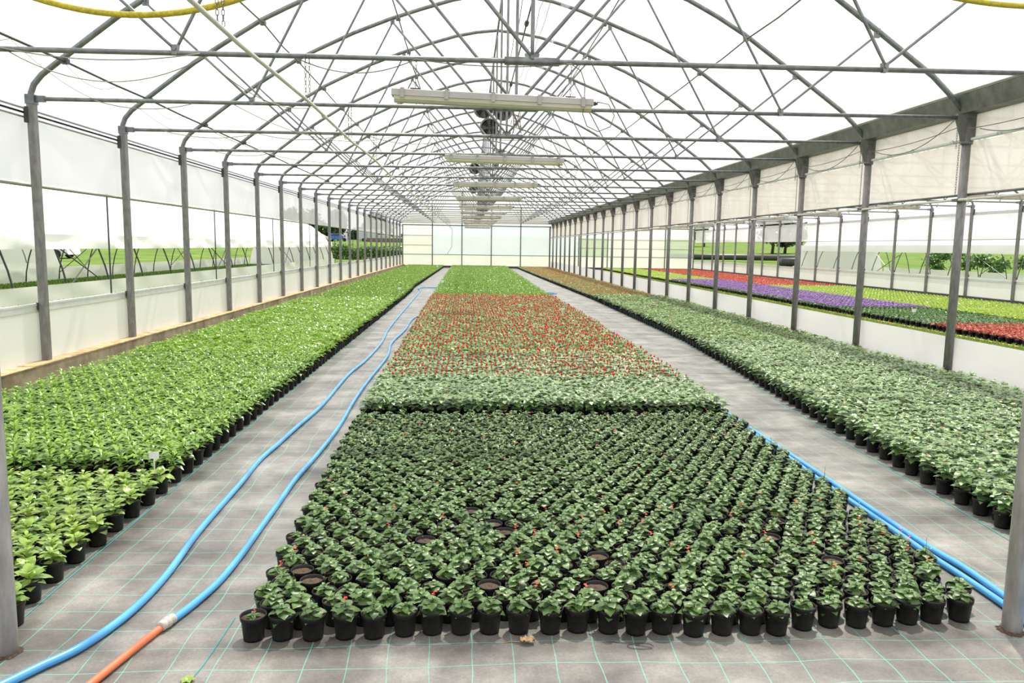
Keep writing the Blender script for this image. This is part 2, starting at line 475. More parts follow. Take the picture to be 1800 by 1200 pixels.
def truss_parts(f):
    res = []
    n = 10
    b = MB(); b.tube([(mir(x, f), 0, z) for x, z in ARCH], 0.030, n); res.append(('arch_tube', b.data('arch_tube', M['steel'], True)))
    b = MB(); b.tube([(mir(XL + 0.05, f), 0, 2.945), (mir(XL + 0.16, f), 0, 2.946), (mir(5.38, f), 0, 2.99)], [0.017, 0.021, 0.021], 8)
    b.box((min(mir(XM - 0.22, f), mir(XM + 0.22, f)), -0.026, 2.94), (max(mir(XM - 0.22, f), mir(XM + 0.22, f)), 0.026, 2.995))
    res.append(('tie_bar', b.data('tie_bar', M['steel'], True)))
    LN, RN, CN = (-2.30, 2.965), (3.385, 2.985), (XM, 2.975)
    A, B_, R_, B2, A2 = (-3.35, 3.955), (-1.24, 5.00), (XM, 5.44), (2.22, 5.01), (4.41, 3.86)
    for p, q, r in [(LN, A, 0.014), (LN, B_, 0.014), (CN, B_, 0.0165), (CN, R_, 0.0165), (CN, B2, 0.0165), (RN, B2, 0.014), (RN, A2, 0.014)]:
        b = MB()
        P, Q = Vector((mir(p[0], f), 0, p[1] + 0.02)), Vector((mir(q[0], f), 0, q[1] - 0.02))
        d = (Q - P).normalized()
        y0 = 0.018 if q[0] > p[0] else -0.018
        P.y = Q.y = y0
        b.tube([P, P + d * 0.07, P + d * 0.13, Q - d * 0.13, Q - d * 0.07, Q], [r * 0.8, r * 0.9, r, r, r * 0.9, r * 0.8], 8)
        res.append(('brace', b.data('brace', M['steel'], True)))
    for x, z in (LN, RN, CN):
        b = MB()
        w = 0.028 if x != XM else 0.06
        X = mir(x, f)
        b.prism([(X - w * 0.7, z - 0.025), (X + w * 0.7, z - 0.025), (X + w, z + 0.05), (X - w, z + 0.05)], 1, -0.024, 0.024)
        b.tube([(X, -0.034, z + 0.02), (X, 0.034, z + 0.02)], 0.016, 8)
        res.append(('gusset_plate', b.data('gusset_plate', M['steel'])))
    for x, z in (A, B_, B2, A2):
        b = MB()
        brk(b, mir(x, f), z, 1)
        res.append(('clamp', b.data('clamp', M['steel'])))
    b = MB()
    b.box((mir(XL, f) - 0.045, -0.045, 2.89), (mir(XL, f) + 0.045, 0.045, 2.985))
    X = mir(XL + 0.085, f)
    b.box((X - 0.055, -0.02, 2.915), (X + 0.055, 0.02, 2.975))
    res.append(('end_bracket', b.data('end_bracket', M['steel'])))
    return res

TP = [truss_parts(0), truss_parts(1)]
for f in (0, 1):
    for k in range(-2, 21):
        if f and k < 0:
            continue
        lab = ('grey tubular roof truss over the middle bed, %s from the front' % nth(k + 3)) if not f else \
              ('grey roof truss of the neighbouring span with the purple bed, %s from the front' % nth(k + 1))
        t = empty('roof_truss', (0, YK(k), 0), lab, 'roof truss', 'roof trusses of the main span' if not f else 'roof trusses of the neighbouring span')
        for nm, me in TP[f]:
            part(nm, me, t)

# purlins
PUR = [(-4.19, 3.325, 'lowest one on the left slope'), (-2.71, 4.335, 'middle one of the left slope'), (-1.15, 5.03, 'left one beside the ridge'),
       (2.13, 5.045, 'right one beside the ridge'), (3.71, 4.32, 'middle one of the right slope')]
for f in (0, 1):
    for i, (x, z, w) in enumerate(PUR):
        b = MB()
        pts = []
        for k in range(-3, 22):
            for s in (0, 0.5):
                dz = (-0.03 if s else 0) * (1 if i in (1, 4) else 0.2) * random.uniform(0.3, 1.3)
                pts.append((mir(x, f) + random.uniform(-.012, .012), min(YK(k + s), YEND), z + dz))
        b.tube(pts, 0.011 if i else 0.0125, 6)
        for k in range(-2, 21):
            b.box((mir(x, f) - 0.035, YK(k) - 0.035, z - 0.022), (mir(x, f) + 0.035, YK(k) + 0.035, z + 0.03))
        tag(b.build('purlin', M['gutter'] if i else M['dark'], smooth=False), 'thin steel purlin running the length of the %s span, %s' % ('main' if not f else 'neighbouring', w), 'purlin', 'roof purlins')
    b = MB(); b.tube([(mir(XM, f), -4, 5.42), (mir(XM, f), YEND, 5.42)], 0.02, 6)
    tag(b.build('purlin', M['steel']), 'steel ridge tube at the very top of the %s span' % ('main' if not f else 'neighbouring'), 'purlin')

# ------------------------------------------------------------------ side posts
def post_mesh(f):
    b = MB()
    w = 0.04
    b.prism([(-w, -w + .01), (-w + .01, -w), (w - .01, -w), (w, -w + .01), (w, w - .01), (w - .01, w), (-w + .01, w), (-w, w - .01)], 1, 0, 1)
    b.v = [(x, z, y * 2.79 + 0.13) for x, y, z in b.v]
    return b.data('post_shaft', M['post'])
pm = post_mesh(0)
b = MB(); b.box((-0.052, -0.05, 0.76), (-0.03, 0.05, 0.83)); b.box((-0.06, -0.052, 2.70), (-0.02, 0.052, 2.86))
clipm = b.data('rail_clamp', M['dark'])
for k in range(-2, 21):
    t = empty('support_post', (XL, YK(k), 0), 'grey square post of the open left wall, %s from the front' % nth(k + 3), 'post', 'posts of the left wall')
    part('shaft', pm, t); part('rail_clamp', clipm, t)
    if k >= 0:
        t = empty('support_post', (15.59, YK(k), 0), 'thin grey post of the far wall beyond the purple bed, %s from the front' % nth(k + 1), 'post', 'posts of the far right wall')
        part('shaft', pm, t, rot=(0, 0, math.pi)); part('rail_clamp', clipm, t, rot=(0, 0, math.pi))

b = MB()
b.tube([(0, 0, 0.0), (0, 0, 2.98)], 0.047, 14)
rs = b.data('round_shaft', M['post'], True)
b = MB()
b.prism([(-0.05, 2.72), (0.05, 2.72), (0.14, 2.98), (0.14, 3.03), (-0.14, 3.03), (-0.14, 2.98)], 1, -0.03, 0.03)
b.tube([(-0.075, 0, 3.02), (-0.075, 0, 3.09)], 0.02, 6)
head = b.data('gutter_bracket', M['gutter'])
b = MB(); b.tube([(0, 0, 2.70), (0, 0, 2.735)], 0.062, 14)
colr = b.data('rail_collar', M['gutter'], True)
b = MB(); b.box((-0.085, -0.055, 2.072), (0.055, 0.055, 2.105))
col_ = b.data('pipe_collar', M['gutter'])
for k in range(-2, 21):
    t = empty('support_post', (XR, YK(k), 0), 'round steel post under the gutter beside the right bed, %s from the front' % nth(k + 3), 'post', 'posts under the gutter')
    part('shaft', rs, t); part('gutter_bracket', head, t); part('rail_collar', colr, t); part('pipe_collar', col_, t)

# near doorway columns
for x, y, w in ((-1.672, 2.737, 'thick pale steel column beside the left bed at the doorway'), (2.184, 2.801, 'thick pale steel column beside the blue hoses at the doorway')):
    b = MB()
    b.tube([(x, y, 0), (x, y, 3.0)], 0.0375, 20)
    tag(b.build('door_column', M['bright_steel'], smooth=True), w, 'column')
    b = MB()
    rr = random.Random(3)
    pts = []
    for i in range(26):
        a = i * 6.2832 / 26
        q = 0.043 + rr.uniform(0, .016)
        pts.append((x + q * math.cos(a), y + q * math.sin(a), 0.002))
    b.add(pts + [(x + 0.038 * math.cos(i * 6.2832 / 26), y + 0.038 * math.sin(i * 6.2832 / 26), 0.008) for i in range(26)], [(i, (i + 1) % 26, 26 + (i + 1) % 26, 26 + i) for i in range(26)])
    tag(b.build('dirt', M['soil']), 'small ring of brown dirt at the foot of the %s column' % ('left' if x < 0 else 'right'), 'dirt', kind='stuff')

# ------------------------------------------------------------------ gutter between the spans
b = MB()
g0 = [(XR - 0.15, 3.22), (XR - 0.14, 3.235), (XR - 0.12, 3.22), (XR - 0.075, 3.07), (XR + 0.075, 3.07), (XR + 0.12, 3.22), (XR + 0.14, 3.235), (XR + 0.15, 3.22), (XR + 0.10, 3.03), (XR - 0.10, 3.03)]
b.prism(g0, 1, -3, YEND)
tag(b.build('gutter', M['gutter']), 'heavy dark steel rain gutter along the tops of the right posts', 'gutter')
b = MB(); b.tube([(XR - 0.15, -3, 3.245), (XR - 0.15, YEND, 3.245)], 0.012, 6)
tag(b.build('film_clip_strip', M['palecable']), 'thin pale clip strip along the upper edge of the gutter', 'strip')

def sheet(name, x, z0, z1, y0, y1, mat, amp, label=None, cat=None, kind=None, nz=10, step=0.18, parent=None, seed=0, phase=None):
    """hanging sheet with folds along y"""
    r = np.random.default_rng(seed)
    ny_ = int((y1 - y0) / step)
    ys = np.linspace(y0, y1, ny_ + 1)
    zs = np.linspace(z0, z1, nz + 1)
    Y, Z = np.meshgrid(ys, zs)
    X = np.zeros_like(Y)
    for _ in range(7):
        fy, fz, ph = r.uniform(1.2, 5), r.uniform(-3, 3), r.uniform(0, 6.3)
        X += np.sin(Y * fy + Z * fz + ph) * amp / 4 * r.uniform(0.4, 1)
    edge = np.sin(np.clip((Z - z0) / (z1 - z0), 0, 1) * math.pi) ** 0.6
    X = x + X * (0.25 + 0.75 * edge)
    n = ny_ + 1
    b = MB()
    b.add(list(zip(X.ravel(), Y.ravel(), Z.ravel())), [(j * n + i, j * n + i + 1, (j + 1) * n + i + 1, (j + 1) * n + i) for j in range(nz) for i in range(ny_)])
    o = b.build(name, mat, parent, smooth=True)
    return tag(o, label, cat, kind=kind)

# right side: upper sheet, rail, curtain with its roller, lower sheet, white pipe
sheet('wall_right', XR + 0.075, 2.74, 3.06, -1, YEND - 0.1, M['cream'], 0.012, kind='structure', nz=3, seed=1)
t = empty('side_curtain', (0, 0, 0), 'cream plastic curtain behind the right posts, below the gutter', 'curtain')
sheet('curtain_sheet', XR + 0.085, 2.165, 2.74, -1, YEND - 0.1, M['cream'], 0.03, parent=t, seed=2)
b = MB(); b.tube([(XR + 0.085, -1, 2.155), (XR + 0.085, YEND - 0.1, 2.155)], 0.014, 8); b.build('roller_tube', M['gutter'], t, True)
b = MB(); b.tube([(XR + 0.03, -1, 2.755), (XR + 0.03, YEND - 0.1, 2.755)], 0.018, 8)
for k in range(-2, 21):
    for s in (0.12, 0.5, 0.75):
        b.tube([(XR - 0.0, YK(k + s), 2.755), (XR - 0.012, YK(k + s), 2.755)], 0.026, 8)
b.build('curtain_rail', M['alu'], t, True)
sheet('wall_right_lower', XR + 0.07, 0.0, 0.532, -1, YEND - 0.1, M['white_sheet'], 0.04, kind='structure', nz=6, seed=3)
b = MB()
yy = -1.0
pts = []
while yy < YEND - 1:
    pts.append((XR - 0.068, yy, 2.085 + random.uniform(-.006, .006))); yy += BAY / 2
b.tube(pts, 0.0155, 10)
for k in range(-2, 21):
    for s in (0.16, 0.42, 0.66, 0.9):
        y = YK(k + s)
        if s == 0.42 or random.random() < 0.5:
            b.tube([(XR - 0.068, y - 0.03, 2.085), (XR - 0.068, y + 0.03, 2.085)], 0.021, 8)
        b.tube([(XR - 0.068, y, 2.07), (XR - 0.06, y, 2.04), (XR - 0.075, y + 0.012, 2.03)], 0.006, 5)
tag(b.build('irrigation_pipe', M['pvc'], smooth=True), 'pale grey water pipe fixed along the right posts under the curtain', 'pipe')

# left side: ledge, panels, cap, rail, curtain
b = MB()
n = 60
for i in range(n):
    y0, y1 = -1 + (YEND + 1) * i / n, -1 + (YEND + 1) * (i + 1) / n
    b.box((XL - 0.12, y0, -0.05), (XL + 0.11, y1, 0.20), 0)
    b.box((XL - 0.10, y0, 0.198), (XL + 0.115, y1, 0.206 + random.uniform(0, .006)), 1)
tag(b.build('baseboard_left', [M['concrete'], M['rust']]), kind='structure')
sheet('wall_left', XL - 0.055, 0.205, 0.735, -1, YEND, M['panel'], 0.004, kind='structure', nz=3, seed=4)
b = MB(); b.box((XL - 0.085, -1, 0.735), (XL - 0.05, YEND, 0.815)); b.box((XL - 0.095, -1, 0.80), (XL - 0.045, YEND, 0.82))
tag(b.build('trim_1', M['alu']), kind='structure')
b = MB()
for z in (2.755, 2.80, 2.845):
    b.box((XL - 0.08, -1, z - 0.006), (XL - 0.055, YEND, z + 0.006))
b.box((XL - 0.07, -1, 2.79), (XL - 0.055, YEND, 2.81))
tag(b.build('trim_2', M['steel']), kind='structure')
t = empty('side_curtain', (0, 0, 0), 'white translucent film curtain rolled half down behind the left posts', 'curtain')
sheet('curtain_sheet', XL - 0.11, 2.075, 2.78, -1, YEND - 0.1, M['sidefilm'], 0.07, parent=t, seed=5, nz=14, step=0.12)
b = MB(); b.tube([(XL - 0.11, -1, 2.065), (XL - 0.11, YEND - 0.1, 2.065)], 0.016, 8); b.build('roller_tube', M['palecable'], t, True)
for i, k in enumerate((1, 3, 5, 7, 9, 11, 13, 15, 17, 19)):
    b = MB(); b.tube([(XL - 0.17, YK(k) - 0.18, 0.2), (XL - 0.17, YK(k) - 0.18, 2.1)], 0.010, 6)
    tag(b.build('guide_rod', M['dark']), 'thin dark guide rod just outside the left wall, %s from the front' % nth(i + 1), 'rod', 'guide rods outside the left wall')

# far right wall of second span
XF = 15.59
b = MB(); b.box((XF - 0.1, 5, -0.05), (XF + 0.12, YEND, 0.17))
tag(b.build('baseboard_right', M['blackkerb']), kind='structure')
sheet('wall_far', XF + 0.055, 0.17, 0.66, 5, YEND, M['panel'], 0.004, kind='structure', nz=3, seed=6)
b = MB(); b.box((XF + 0.045, 5, 0.65), (XF + 0.085, YEND, 0.72)); b.box((XF + 0.045, 5, 2.67), (XF + 0.08, YEND, 2.76))
tag(b.build('trim_3', M['alu']), kind='structure')
t = empty('side_curtain', (0, 0, 0), 'white film curtain on the far wall beyond the purple bed', 'curtain')
sheet('curtain_sheet', XF + 0.11, 1.93, 2.7, 5, YEND - 0.1, M['sidefilm'], 0.05, parent=t, seed=7, step=0.3)
b = MB(); b.tube([(XF + 0.11, 5, 1.92), (XF + 0.11, YEND - 0.1, 1.92)], 0.014, 6); b.build('roller_tube', M['palecable'], t)

# ------------------------------------------------------------------ end walls
def gable(x0, x1, f, tag_name, mats_by_bay):
    b = MB()
    nb = 5
    for i in range(nb):
        a, c = x0 + (x1 - x0) * i / nb, x0 + (x1 - x0) * (i + 1) / nb
        mi = mats_by_bay[i]
        b.add([(a, YEND + .02, 0.12), (c, YEND + .02, 0.12), (c, YEND + .02, 0.88), (a, YEND + .02, 0.88)], [(0, 1, 2, 3)], 0)
        b.add([(a, YEND + .02, 0.88), (c, YEND + .02, 0.88), (c, YEND + .02, 2.86), (a, YEND + .02, 2.86)], [(0, 1, 2, 3)], mi)
    prof = [(mir(x, f), z) for x, z in ARCH if z > 2.87]
    lo = [(x, 2.86) for x, z in prof]
    n = len(prof)
    b.add([(x, YEND + .02, z) for x, z in prof] + [(x, YEND + .02, z) for x, z in lo], [(i, i + 1, n + i + 1, n + i) for i in range(n - 1)], 3)
    tag(b.build(tag_name, [M['creamgable'], M['bluepanel'], M['greenpanel'], M['creamgable']]), kind='structure')
gable(XL, XR, 0, 'wall_back', [0, 1, 1, 1, 1])
gable(XR, XF, 1, 'wall_back_right', [1, 2, 0, 0, 2])
for s, (x0, x1) in enumerate(((XL, XR), (XR, XF))):
    b = MB()
    for i in range(6):
        x = x0 + (x1 - x0) * i / 5
        b.box((x - 0.035, YEND - 0.05, 0.1), (x + 0.035, YEND, 2.9 if i in (0, 5) else 4.2 if i in (1, 4) else 5.1))
    b.box((x0, YEND - 0.05, 2.83), (x1, YEND, 2.90))
    b.box((x0, YEND - 0.04, 0.86), (x1, YEND, 0.90))
    if s == 0:
        for z in (1.5, 2.16):
            b.box((x0, YEND - 0.03, z - 0.015), (x0 + (x1 - x0) / 5, YEND, z + 0.015))
    else:
        for z in (1.45, 2.05):
            b.box((x0 + (x1 - x0) / 5, YEND - 0.03, z - 0.015), (x1, YEND, z + 0.015))
    tag(b.build('trim_%d' % (4 + s), M['steel']), kind='structure')
b = MB(); b.box((XL, YEND - 0.16, 0), (XF, YEND + 0.1, 0.13))
tag(b.build('baseboard_back', M['blackkerb']), kind='structure')

# ------------------------------------------------------------------ light fittings
def chain_mesh(length):
    b = MB()
    n = max(2, int(length / 0.026))
    for i in range(n):
        z = -length * (i + 0.5) / n
        h = length / n * 0.66
        w = 0.007
        loop = [(w, 0, h * 0.6), (0, 0, h), (-w, 0, h * 0.6), (-w, 0, -h * 0.6), (0, 0, -h), (w, 0, -h * 0.6)]
        if i % 2:
            loop = [(0, x, q) for x, _, q in loop]
        b.tube([(x, y, z + q) for x, y, q in loop], 0.0022, 4, closed=True)
    return b.data('chain', M['gutter'])
LW = 1.61
b = MB()
hp = [(-0.062, 0.052), (-0.05, 0.095), (-0.04, 0.10), (0.04, 0.10), (0.05, 0.095), (0.062, 0.052), (0.066, 0.046), (-0.066, 0.046)]
b.prism(hp, 0, -LW / 2, LW / 2); hm = b.data('housing', M['lamp_body'])
b = MB()
dp = [(-0.058, 0.046), (-0.055, 0.018), (-0.035, 0.0), (0.035, 0.0), (0.055, 0.018), (0.058, 0.046)]
b.prism(dp, 0, -LW / 2 + 0.02, LW / 2 - 0.015); dm = b.data('diffuser', M['lens'])
b = MB()
b.box((-0.016, -0.07, 0.03), (0.016, -0.058, 0.088)); b.box((-0.016, 0.058, 0.03), (0.016, 0.07, 0.088)); b.box((-0.016, -0.07, 0.082), (0.016, -0.05, 0.092))
b.box((-0.016, -0.07, 0.084), (0.016, 0.07, 0.104))
cm = b.data('clip', M['lamp_body'])
b = MB(); b.tube([(-0.01, 0, 0.07), (0.035, 0, 0.07)], 0.017, 8); b.tube([(0.03, 0, 0.07), (0.05, 0, 0.07)], 0.011, 8); sm = b.data('cable_gland', M['dark'])
b = MB(); b.box((-0.04, -0.03, 0.095), (0.04, 0.03, 0.112)); bm_ = b.data('hanger', M['dark'])
chm = chain_mesh(0.262)
chl = chain_mesh(0.10)
def fixture(x, y, zb, tilt, lab, grp, first=False):
    t = empty('light_fitting', (x, y, zb), lab, 'light', grp)
    t.rotation_euler = (0, tilt, 0)
    part('housing', hm, t); part('diffuser', dm, t)
    for cx_ in (-0.72, -0.37, 0.0, 0.37, 0.72):
        part('clip', cm, t, (cx_, 0, 0))
    part('cable_gland', sm, t, (LW / 2 - .01, 0, 0))
    for s in (-0.62, 0.62):
        part('hanger', bm_, t, (s, 0, 0))
        part('chain', chm if zb < 2.7 else chl, t, (s, 0, 0.37 if zb < 2.7 else 0.2))
    return t
for i, k in enumerate((-1, 1, 3, 5, 7, 9, 11, 13, 15, 17, 19)):
    z = 2.606 if k < 19 else 2.59
    xx = 0.178 if k < 0 else 0.485 - 0.02 * (i % 2)
    fixture(xx, YK(k), z, 0.027 if k < 0 else random.uniform(-0.005, 0.012), 'long pale fluorescent fitting hung over the middle bed, %s from the front' % nth(i + 1), 'fluorescent fittings over the middle bed')
for i, k in enumerate((3, 5, 7, 9, 11, 13, 15, 17, 19)):
    fixture(10.9, YK(k) + 0.6, 2.606, 0.0, 'pale fluorescent fitting in the neighbouring span, %s from the front' % nth(i + 1), 'fluorescent fittings of the neighbouring span')

def swag(p, q, sag, n=14, side=0.0):
    p, q = Vector(p), Vector(q)
    return [tuple(p.lerp(q, i / n) - Vector((0, -side * 4 * (i / n) * (1 - i / n), sag * 4 * (i / n) * (1 - i / n)))) for i in range(n + 1)]
# supply cables of the fittings
for i, k in enumerate((-1, 1, 3, 5, 7)):
    b = MB()
    y = YK(k) - 0.03
    c = 0.178 if k < 0 else 0.48
    pts = swag((-1.35, y, 2.93), (c - 0.62, y, 2.95), 0.10, side=0.02) + swag((c - 0.6, y, 2.95), (c + 0.62, y, 2.95), 0.035)
    pts += [(c + 0.70, y, 2.90), (c + 0.735, y, 2.80), (c + 0.73, y - 0.02, 2.66), (c + 0.72, y - .02, 2.56), (c + 0.76, y, 2.47), (c + 0.85, y, 2.43), (c + 0.95, y, 2.47), (c + 0.98, y, 2.56), (c + 0.93, y, 2.645), (c + 0.84, y + .02, 2.665)]
    b.tube(pts, 0.0045, 5)
    tag(b.build('power_cable', M['cable'], smooth=True), 'thin looping supply cable above and around fluorescent fitting, %s from the front' % nth(i + 1), 'cable', 'lamp supply cables')

# cable swags between the left trusses
for i, (k, pts_) in enumerate([(-1, [(-4.6, 2.77), (-3.62, 2.955), (-2.1, 2.95)]), (0, [(-3.9, 2.94), (-2.9, 2.93)]), (1, [(-4.0, 2.93), (-2.8, 2.93), (-1.7, 2.93)]), (2, [(-4.1, 2.94), (-3.1, 2.93)])]):
    b = MB()
    for a, c in zip(pts_[:-1], pts_[1:]):
        b.tube(swag((a[0], YK(k) - .03, a[1]), (c[0], YK(k) - .03, c[1]), 0.07), 0.005, 5)
    tag(b.build('hanging_wire', M['palecable'], smooth=True), 'pale wire sagging under the left part of roof truss, %s from the front' % nth(k + 3), 'wire', 'sagging wires on the left')
for i, k in enumerate((-2, -1, 0, 1, 2)):
    b = MB()
    b.tube(swag((-4.19, YK(k), 3.31), (-4.19, YK(k + 0.55), 3.31), 0.12) + swag((-4.19, YK(k + 0.55), 3.31), (-3.9, YK(k + 1), 2.95), 0.06)[1:], 0.003, 4)
    tag(b.build('hanging_wire', M['cable'], smooth=True), 'fine dark wire drooping from the lowest left purlin, bay %s from the front' % nth(i + 1), 'wire', 'drooping purlin wires')
b = MB()
for (x0, k0, x1, k1, sg) in [(-3.58, -1, -2.05, -1, 0.22), (-2.1, -1, -1.6, 0, 0.16), (-2.5, 0, -1.0, 1, 0.2), (-3.4, 1, -1.4, 2, 0.25)]:
    b.tube(swag((x0, YK(k0), 2.945), (x1, YK(k1), 2.945), sg), 0.0045, 5)
tag(b.build('hanging_wire', M['palecable'], smooth=True), 'pale wire in wide loops crossing between the first trusses on the left', 'wire')

# right: wire from tie end to next post, chains at posts
for k in range(-1, 14):
    b = MB()
    b.tube(swag((5.36, YK(k), 2.96), (XR - 0.06, YK(k + 1) - .3, 2.83), -0.0 + 0.16) , 0.005, 5)
    b.tube(swag((XR - 0.06, YK(k) - .05, 2.86), (XR - 0.06, YK(k - 1) + .05, 2.90), 0.04), 0.0045, 5)
    tag(b.build('hanging_wire', M['cable'], smooth=True), 'thin wire sagging from the right end of truss, %s from the front' % nth(k + 3), 'wire', 'sagging wires below the gutter')
c1, c2 = chain_mesh(0.80), chain_mesh(0.30)
for k in range(0, 10):
    t = empty('hanging_chain', (5.42, YK(k) - 0.03, 2.95), 'thin chain hanging beside the gutter post, %s from the front' % nth(k + 3), 'chain', 'chains beside the gutter posts')
    part('long_strand', c1, t); part('short_strand', c2, t, (-0.035, 0, 0))

# white pipe on chains
b = MB()
pp = [(-1.28 + 0.14 * s, 1.5 + 49.5 * s, 2.592 + 0.012 * math.sin(s * 80)) for s in [i / 50 for i in range(51)]]
b.tube(pp, 0.0135, 10)
for s in range(1, 12):
    y = 2.6 + 4.3 * s
    x = -1.28 + 0.14 * (y - 1.5) / 49.5
    b.tube([(x, y - .03, 2.592), (x, y + .03, 2.592)], 0.019, 8)
    for q in (1.1, 3.2):
        b.tube([(x, y + q, 2.585), (x + .005, y + q, 2.555), (x + .02, y + q, 2.54)], 0.007, 5)
tag(b.build('irrigation_pipe', M['pvc'], smooth=True), 'pale slim water pipe hung on chains above the hose path', 'pipe')
cs = chain_mesh(0.36)
for i, k in enumerate(range(-2, 19)):
    x = -1.28 + 0.14 * (YK(k) - 1.5) / 49.5
    t = empty('hanging_chain', (x, YK(k) - 0.025, 2.96), 'thin chain holding the slim pipe over the hose path, %s from the front' % nth(i + 1), 'chain', 'chains holding the slim pipe')
    part('long_strand', cs, t); part('short_strand', cs, t, (-0.03, 0, 0), (0, 0, 0.5))
b = MB(); b.tube([(-1.14, 51, 2.59), (-1.14, 51.02, 2.3), (-1.17, 51.05, 1.4), (-1.45, 51.2, 0.95)], 0.012, 5)
tag(b.build('hanging_wire', M['cable'], smooth=True), 'thin tube dropping from the far end of the slim pipe', 'wire')

# yellow hoses looped under the second truss
b = MB(); b.tube(swag((-2.75, YK(-2), 2.96), (-0.75, YK(-2), 2.96), 0.31, 24), 0.0155, 10)
tag(b.build('yellow_hose', M['yellow'], smooth=True), 'mouldy yellow hose drooping from the roof above the left bed', 'hose')
b = MB(); b.tube(swag((2.15, YK(-2), 2.98), (3.95, YK(-2), 2.99), 0.145, 24), 0.0145, 10)
tag(b.build('yellow_hose', M['yellow'], smooth=True), 'yellow hose drooping from the roof above the right bed', 'hose')

# ridge: tension cables with turnbuckles, film strip, fans
b = MB()
b.tube([(0.80, 3, 4.70), (0.80, YEND, 4.70)], 0.012, 6)
for k in range(-1, 20):
    b.tube([(0.80, YK(k) + 0.9, 4.70), (0.80, YK(k) + 1.02, 4.70)], 0.034, 6)
tag(b.build('vent_drive_shaft', M['dark']), 'dark drive shaft with couplings running below the ridge', 'shaft')
for x, z, r, m_, w in ((0.90, 4.62, 0.005, 'palecable', 'pale cord stretched below the ridge beside the drive shaft'), (1.05, 4.75, 0.005, 'palecable', 'pale cord stretched below the ridge beside the film strip'), (0.68, 4.8, 0.006, 'cable', 'dark cord stretched below the ridge')):
    b = MB()
    pts = []
    for k in range(-2, 21):
        pts += swag((x, YK(k), z), (x + random.uniform(-.04, .04), YK(k + 1), z), random.uniform(.03, .10), 6)[:-1]
    b.tube(pts, r, 5)
    tag(b.build('stretched_cord', M[m_]), w, 'cord')
sheet('ridge_film_strip', 1.32, 4.72, 5.05, 3, YEND - 0.2, M['strip'], 0.05, 'narrow strip of clear film hanging along the right of the ridge', 'film', nz=4, seed=9, step=0.25)
def fan(x, y, z, rz, lab):
    t = empty('circulation_fan', (x, y, z), lab, 'fan', 'fans under the ridge')
    t.rotation_euler = (math.pi / 2 + 0.2, 0, rz)
    b = MB(); b.lathe([(0.185, -0.09), (0.2, -0.08), (0.2, 0.08), (0.185, 0.09), (0.18, 0.08), (0.18, -0.08), (0.185, -0.09)], 20)
    b.lathe([(0.2, -0.08), (0.17, -0.13), (0.09, -0.17), (0.001, -0.18)], 20)
    part('drum', b.data('drum', M['gutter'], True), t)
    b = MB(); b.lathe([(0.001, -0.05), (0.05, -0.05), (0.05, 0.05), (0.001, 0.05)], 12); part('hub', b.data('hub', M['dark']), t)
    for i in range(4):
        b = MB()
        a = i * math.pi / 2
        c, s_ = math.cos(a), math.sin(a)
        pr = [(0.04, -0.02, -0.02), (0.17, -0.06, -0.035), (0.17, 0.06, 0.035), (0.04, 0.02, 0.02)]
        vs_ = [(x_ * c - y_ * s_, x_ * s_ + y_ * c, z_ + dz) for dz in (-.003, .003) for x_, y_, z_ in pr]
        b.add(vs_, [(0, 1, 2, 3), (7, 6, 5, 4), (0, 4, 5, 1), (1, 5, 6, 2), (2, 6, 7, 3), (3, 7, 4, 0)])
        part('blade', b.data('blade', M['gutter']), t)
    b = MB()
    for r in (0.06, 0.10, 0.14, 0.18):
        b.tube([(r * math.cos(a * 0.393), r * math.sin(a * 0.393), 0.092) for a in range(16)], 0.003, 4, closed=True)
    b.tube([(-0.18, 0, 0.092), (0.18, 0, 0.092)], 0.004, 4); b.tube([(0, -0.18, 0.092), (0, 0.18, 0.092)], 0.004, 4)
    part('guard', b.data('guard', M['gutter']), t)
fan(0.27, YK(4), 4.42, 0.25, 'round dark fan under the ridge, upper left of the three')
fan(0.70, YK(4), 4.38, -0.3, 'round dark fan under the ridge, upper right of the three')
fan(0.40, YK(4), 4.03, 0.1, 'round dark fan under the ridge, lowest of the three')
for k, z in ((9, 4.2), (13, 4.1)):
    fan(0.15, YK(k), z, 0.2, 'small dark fan under the ridge, %s along the span' % ('halfway' if k == 9 else 'two thirds'))
for i, k in enumerate(range(1, 16, 2)):
    b = MB()
    rr = random.Random(k)
    x0 = 0.62
    for j in range(3):
        pts = [(x0 + rr.uniform(-.08, .08), YK(k) + rr.uniform(-.05, .05), 3.0 + 0.35 * math.sin(s * 1.3 + j) ** 2 + 0.0 * s) for s in range(7)]
        b.tube(pts, 0.0055, 5)
    tag(b.build('rope_bundle', M['palecable'], smooth=True), 'bundle of pale rope tied at the centre of truss, %s from the front' % nth(k + 3), 'rope', 'rope bundles at the truss centres')

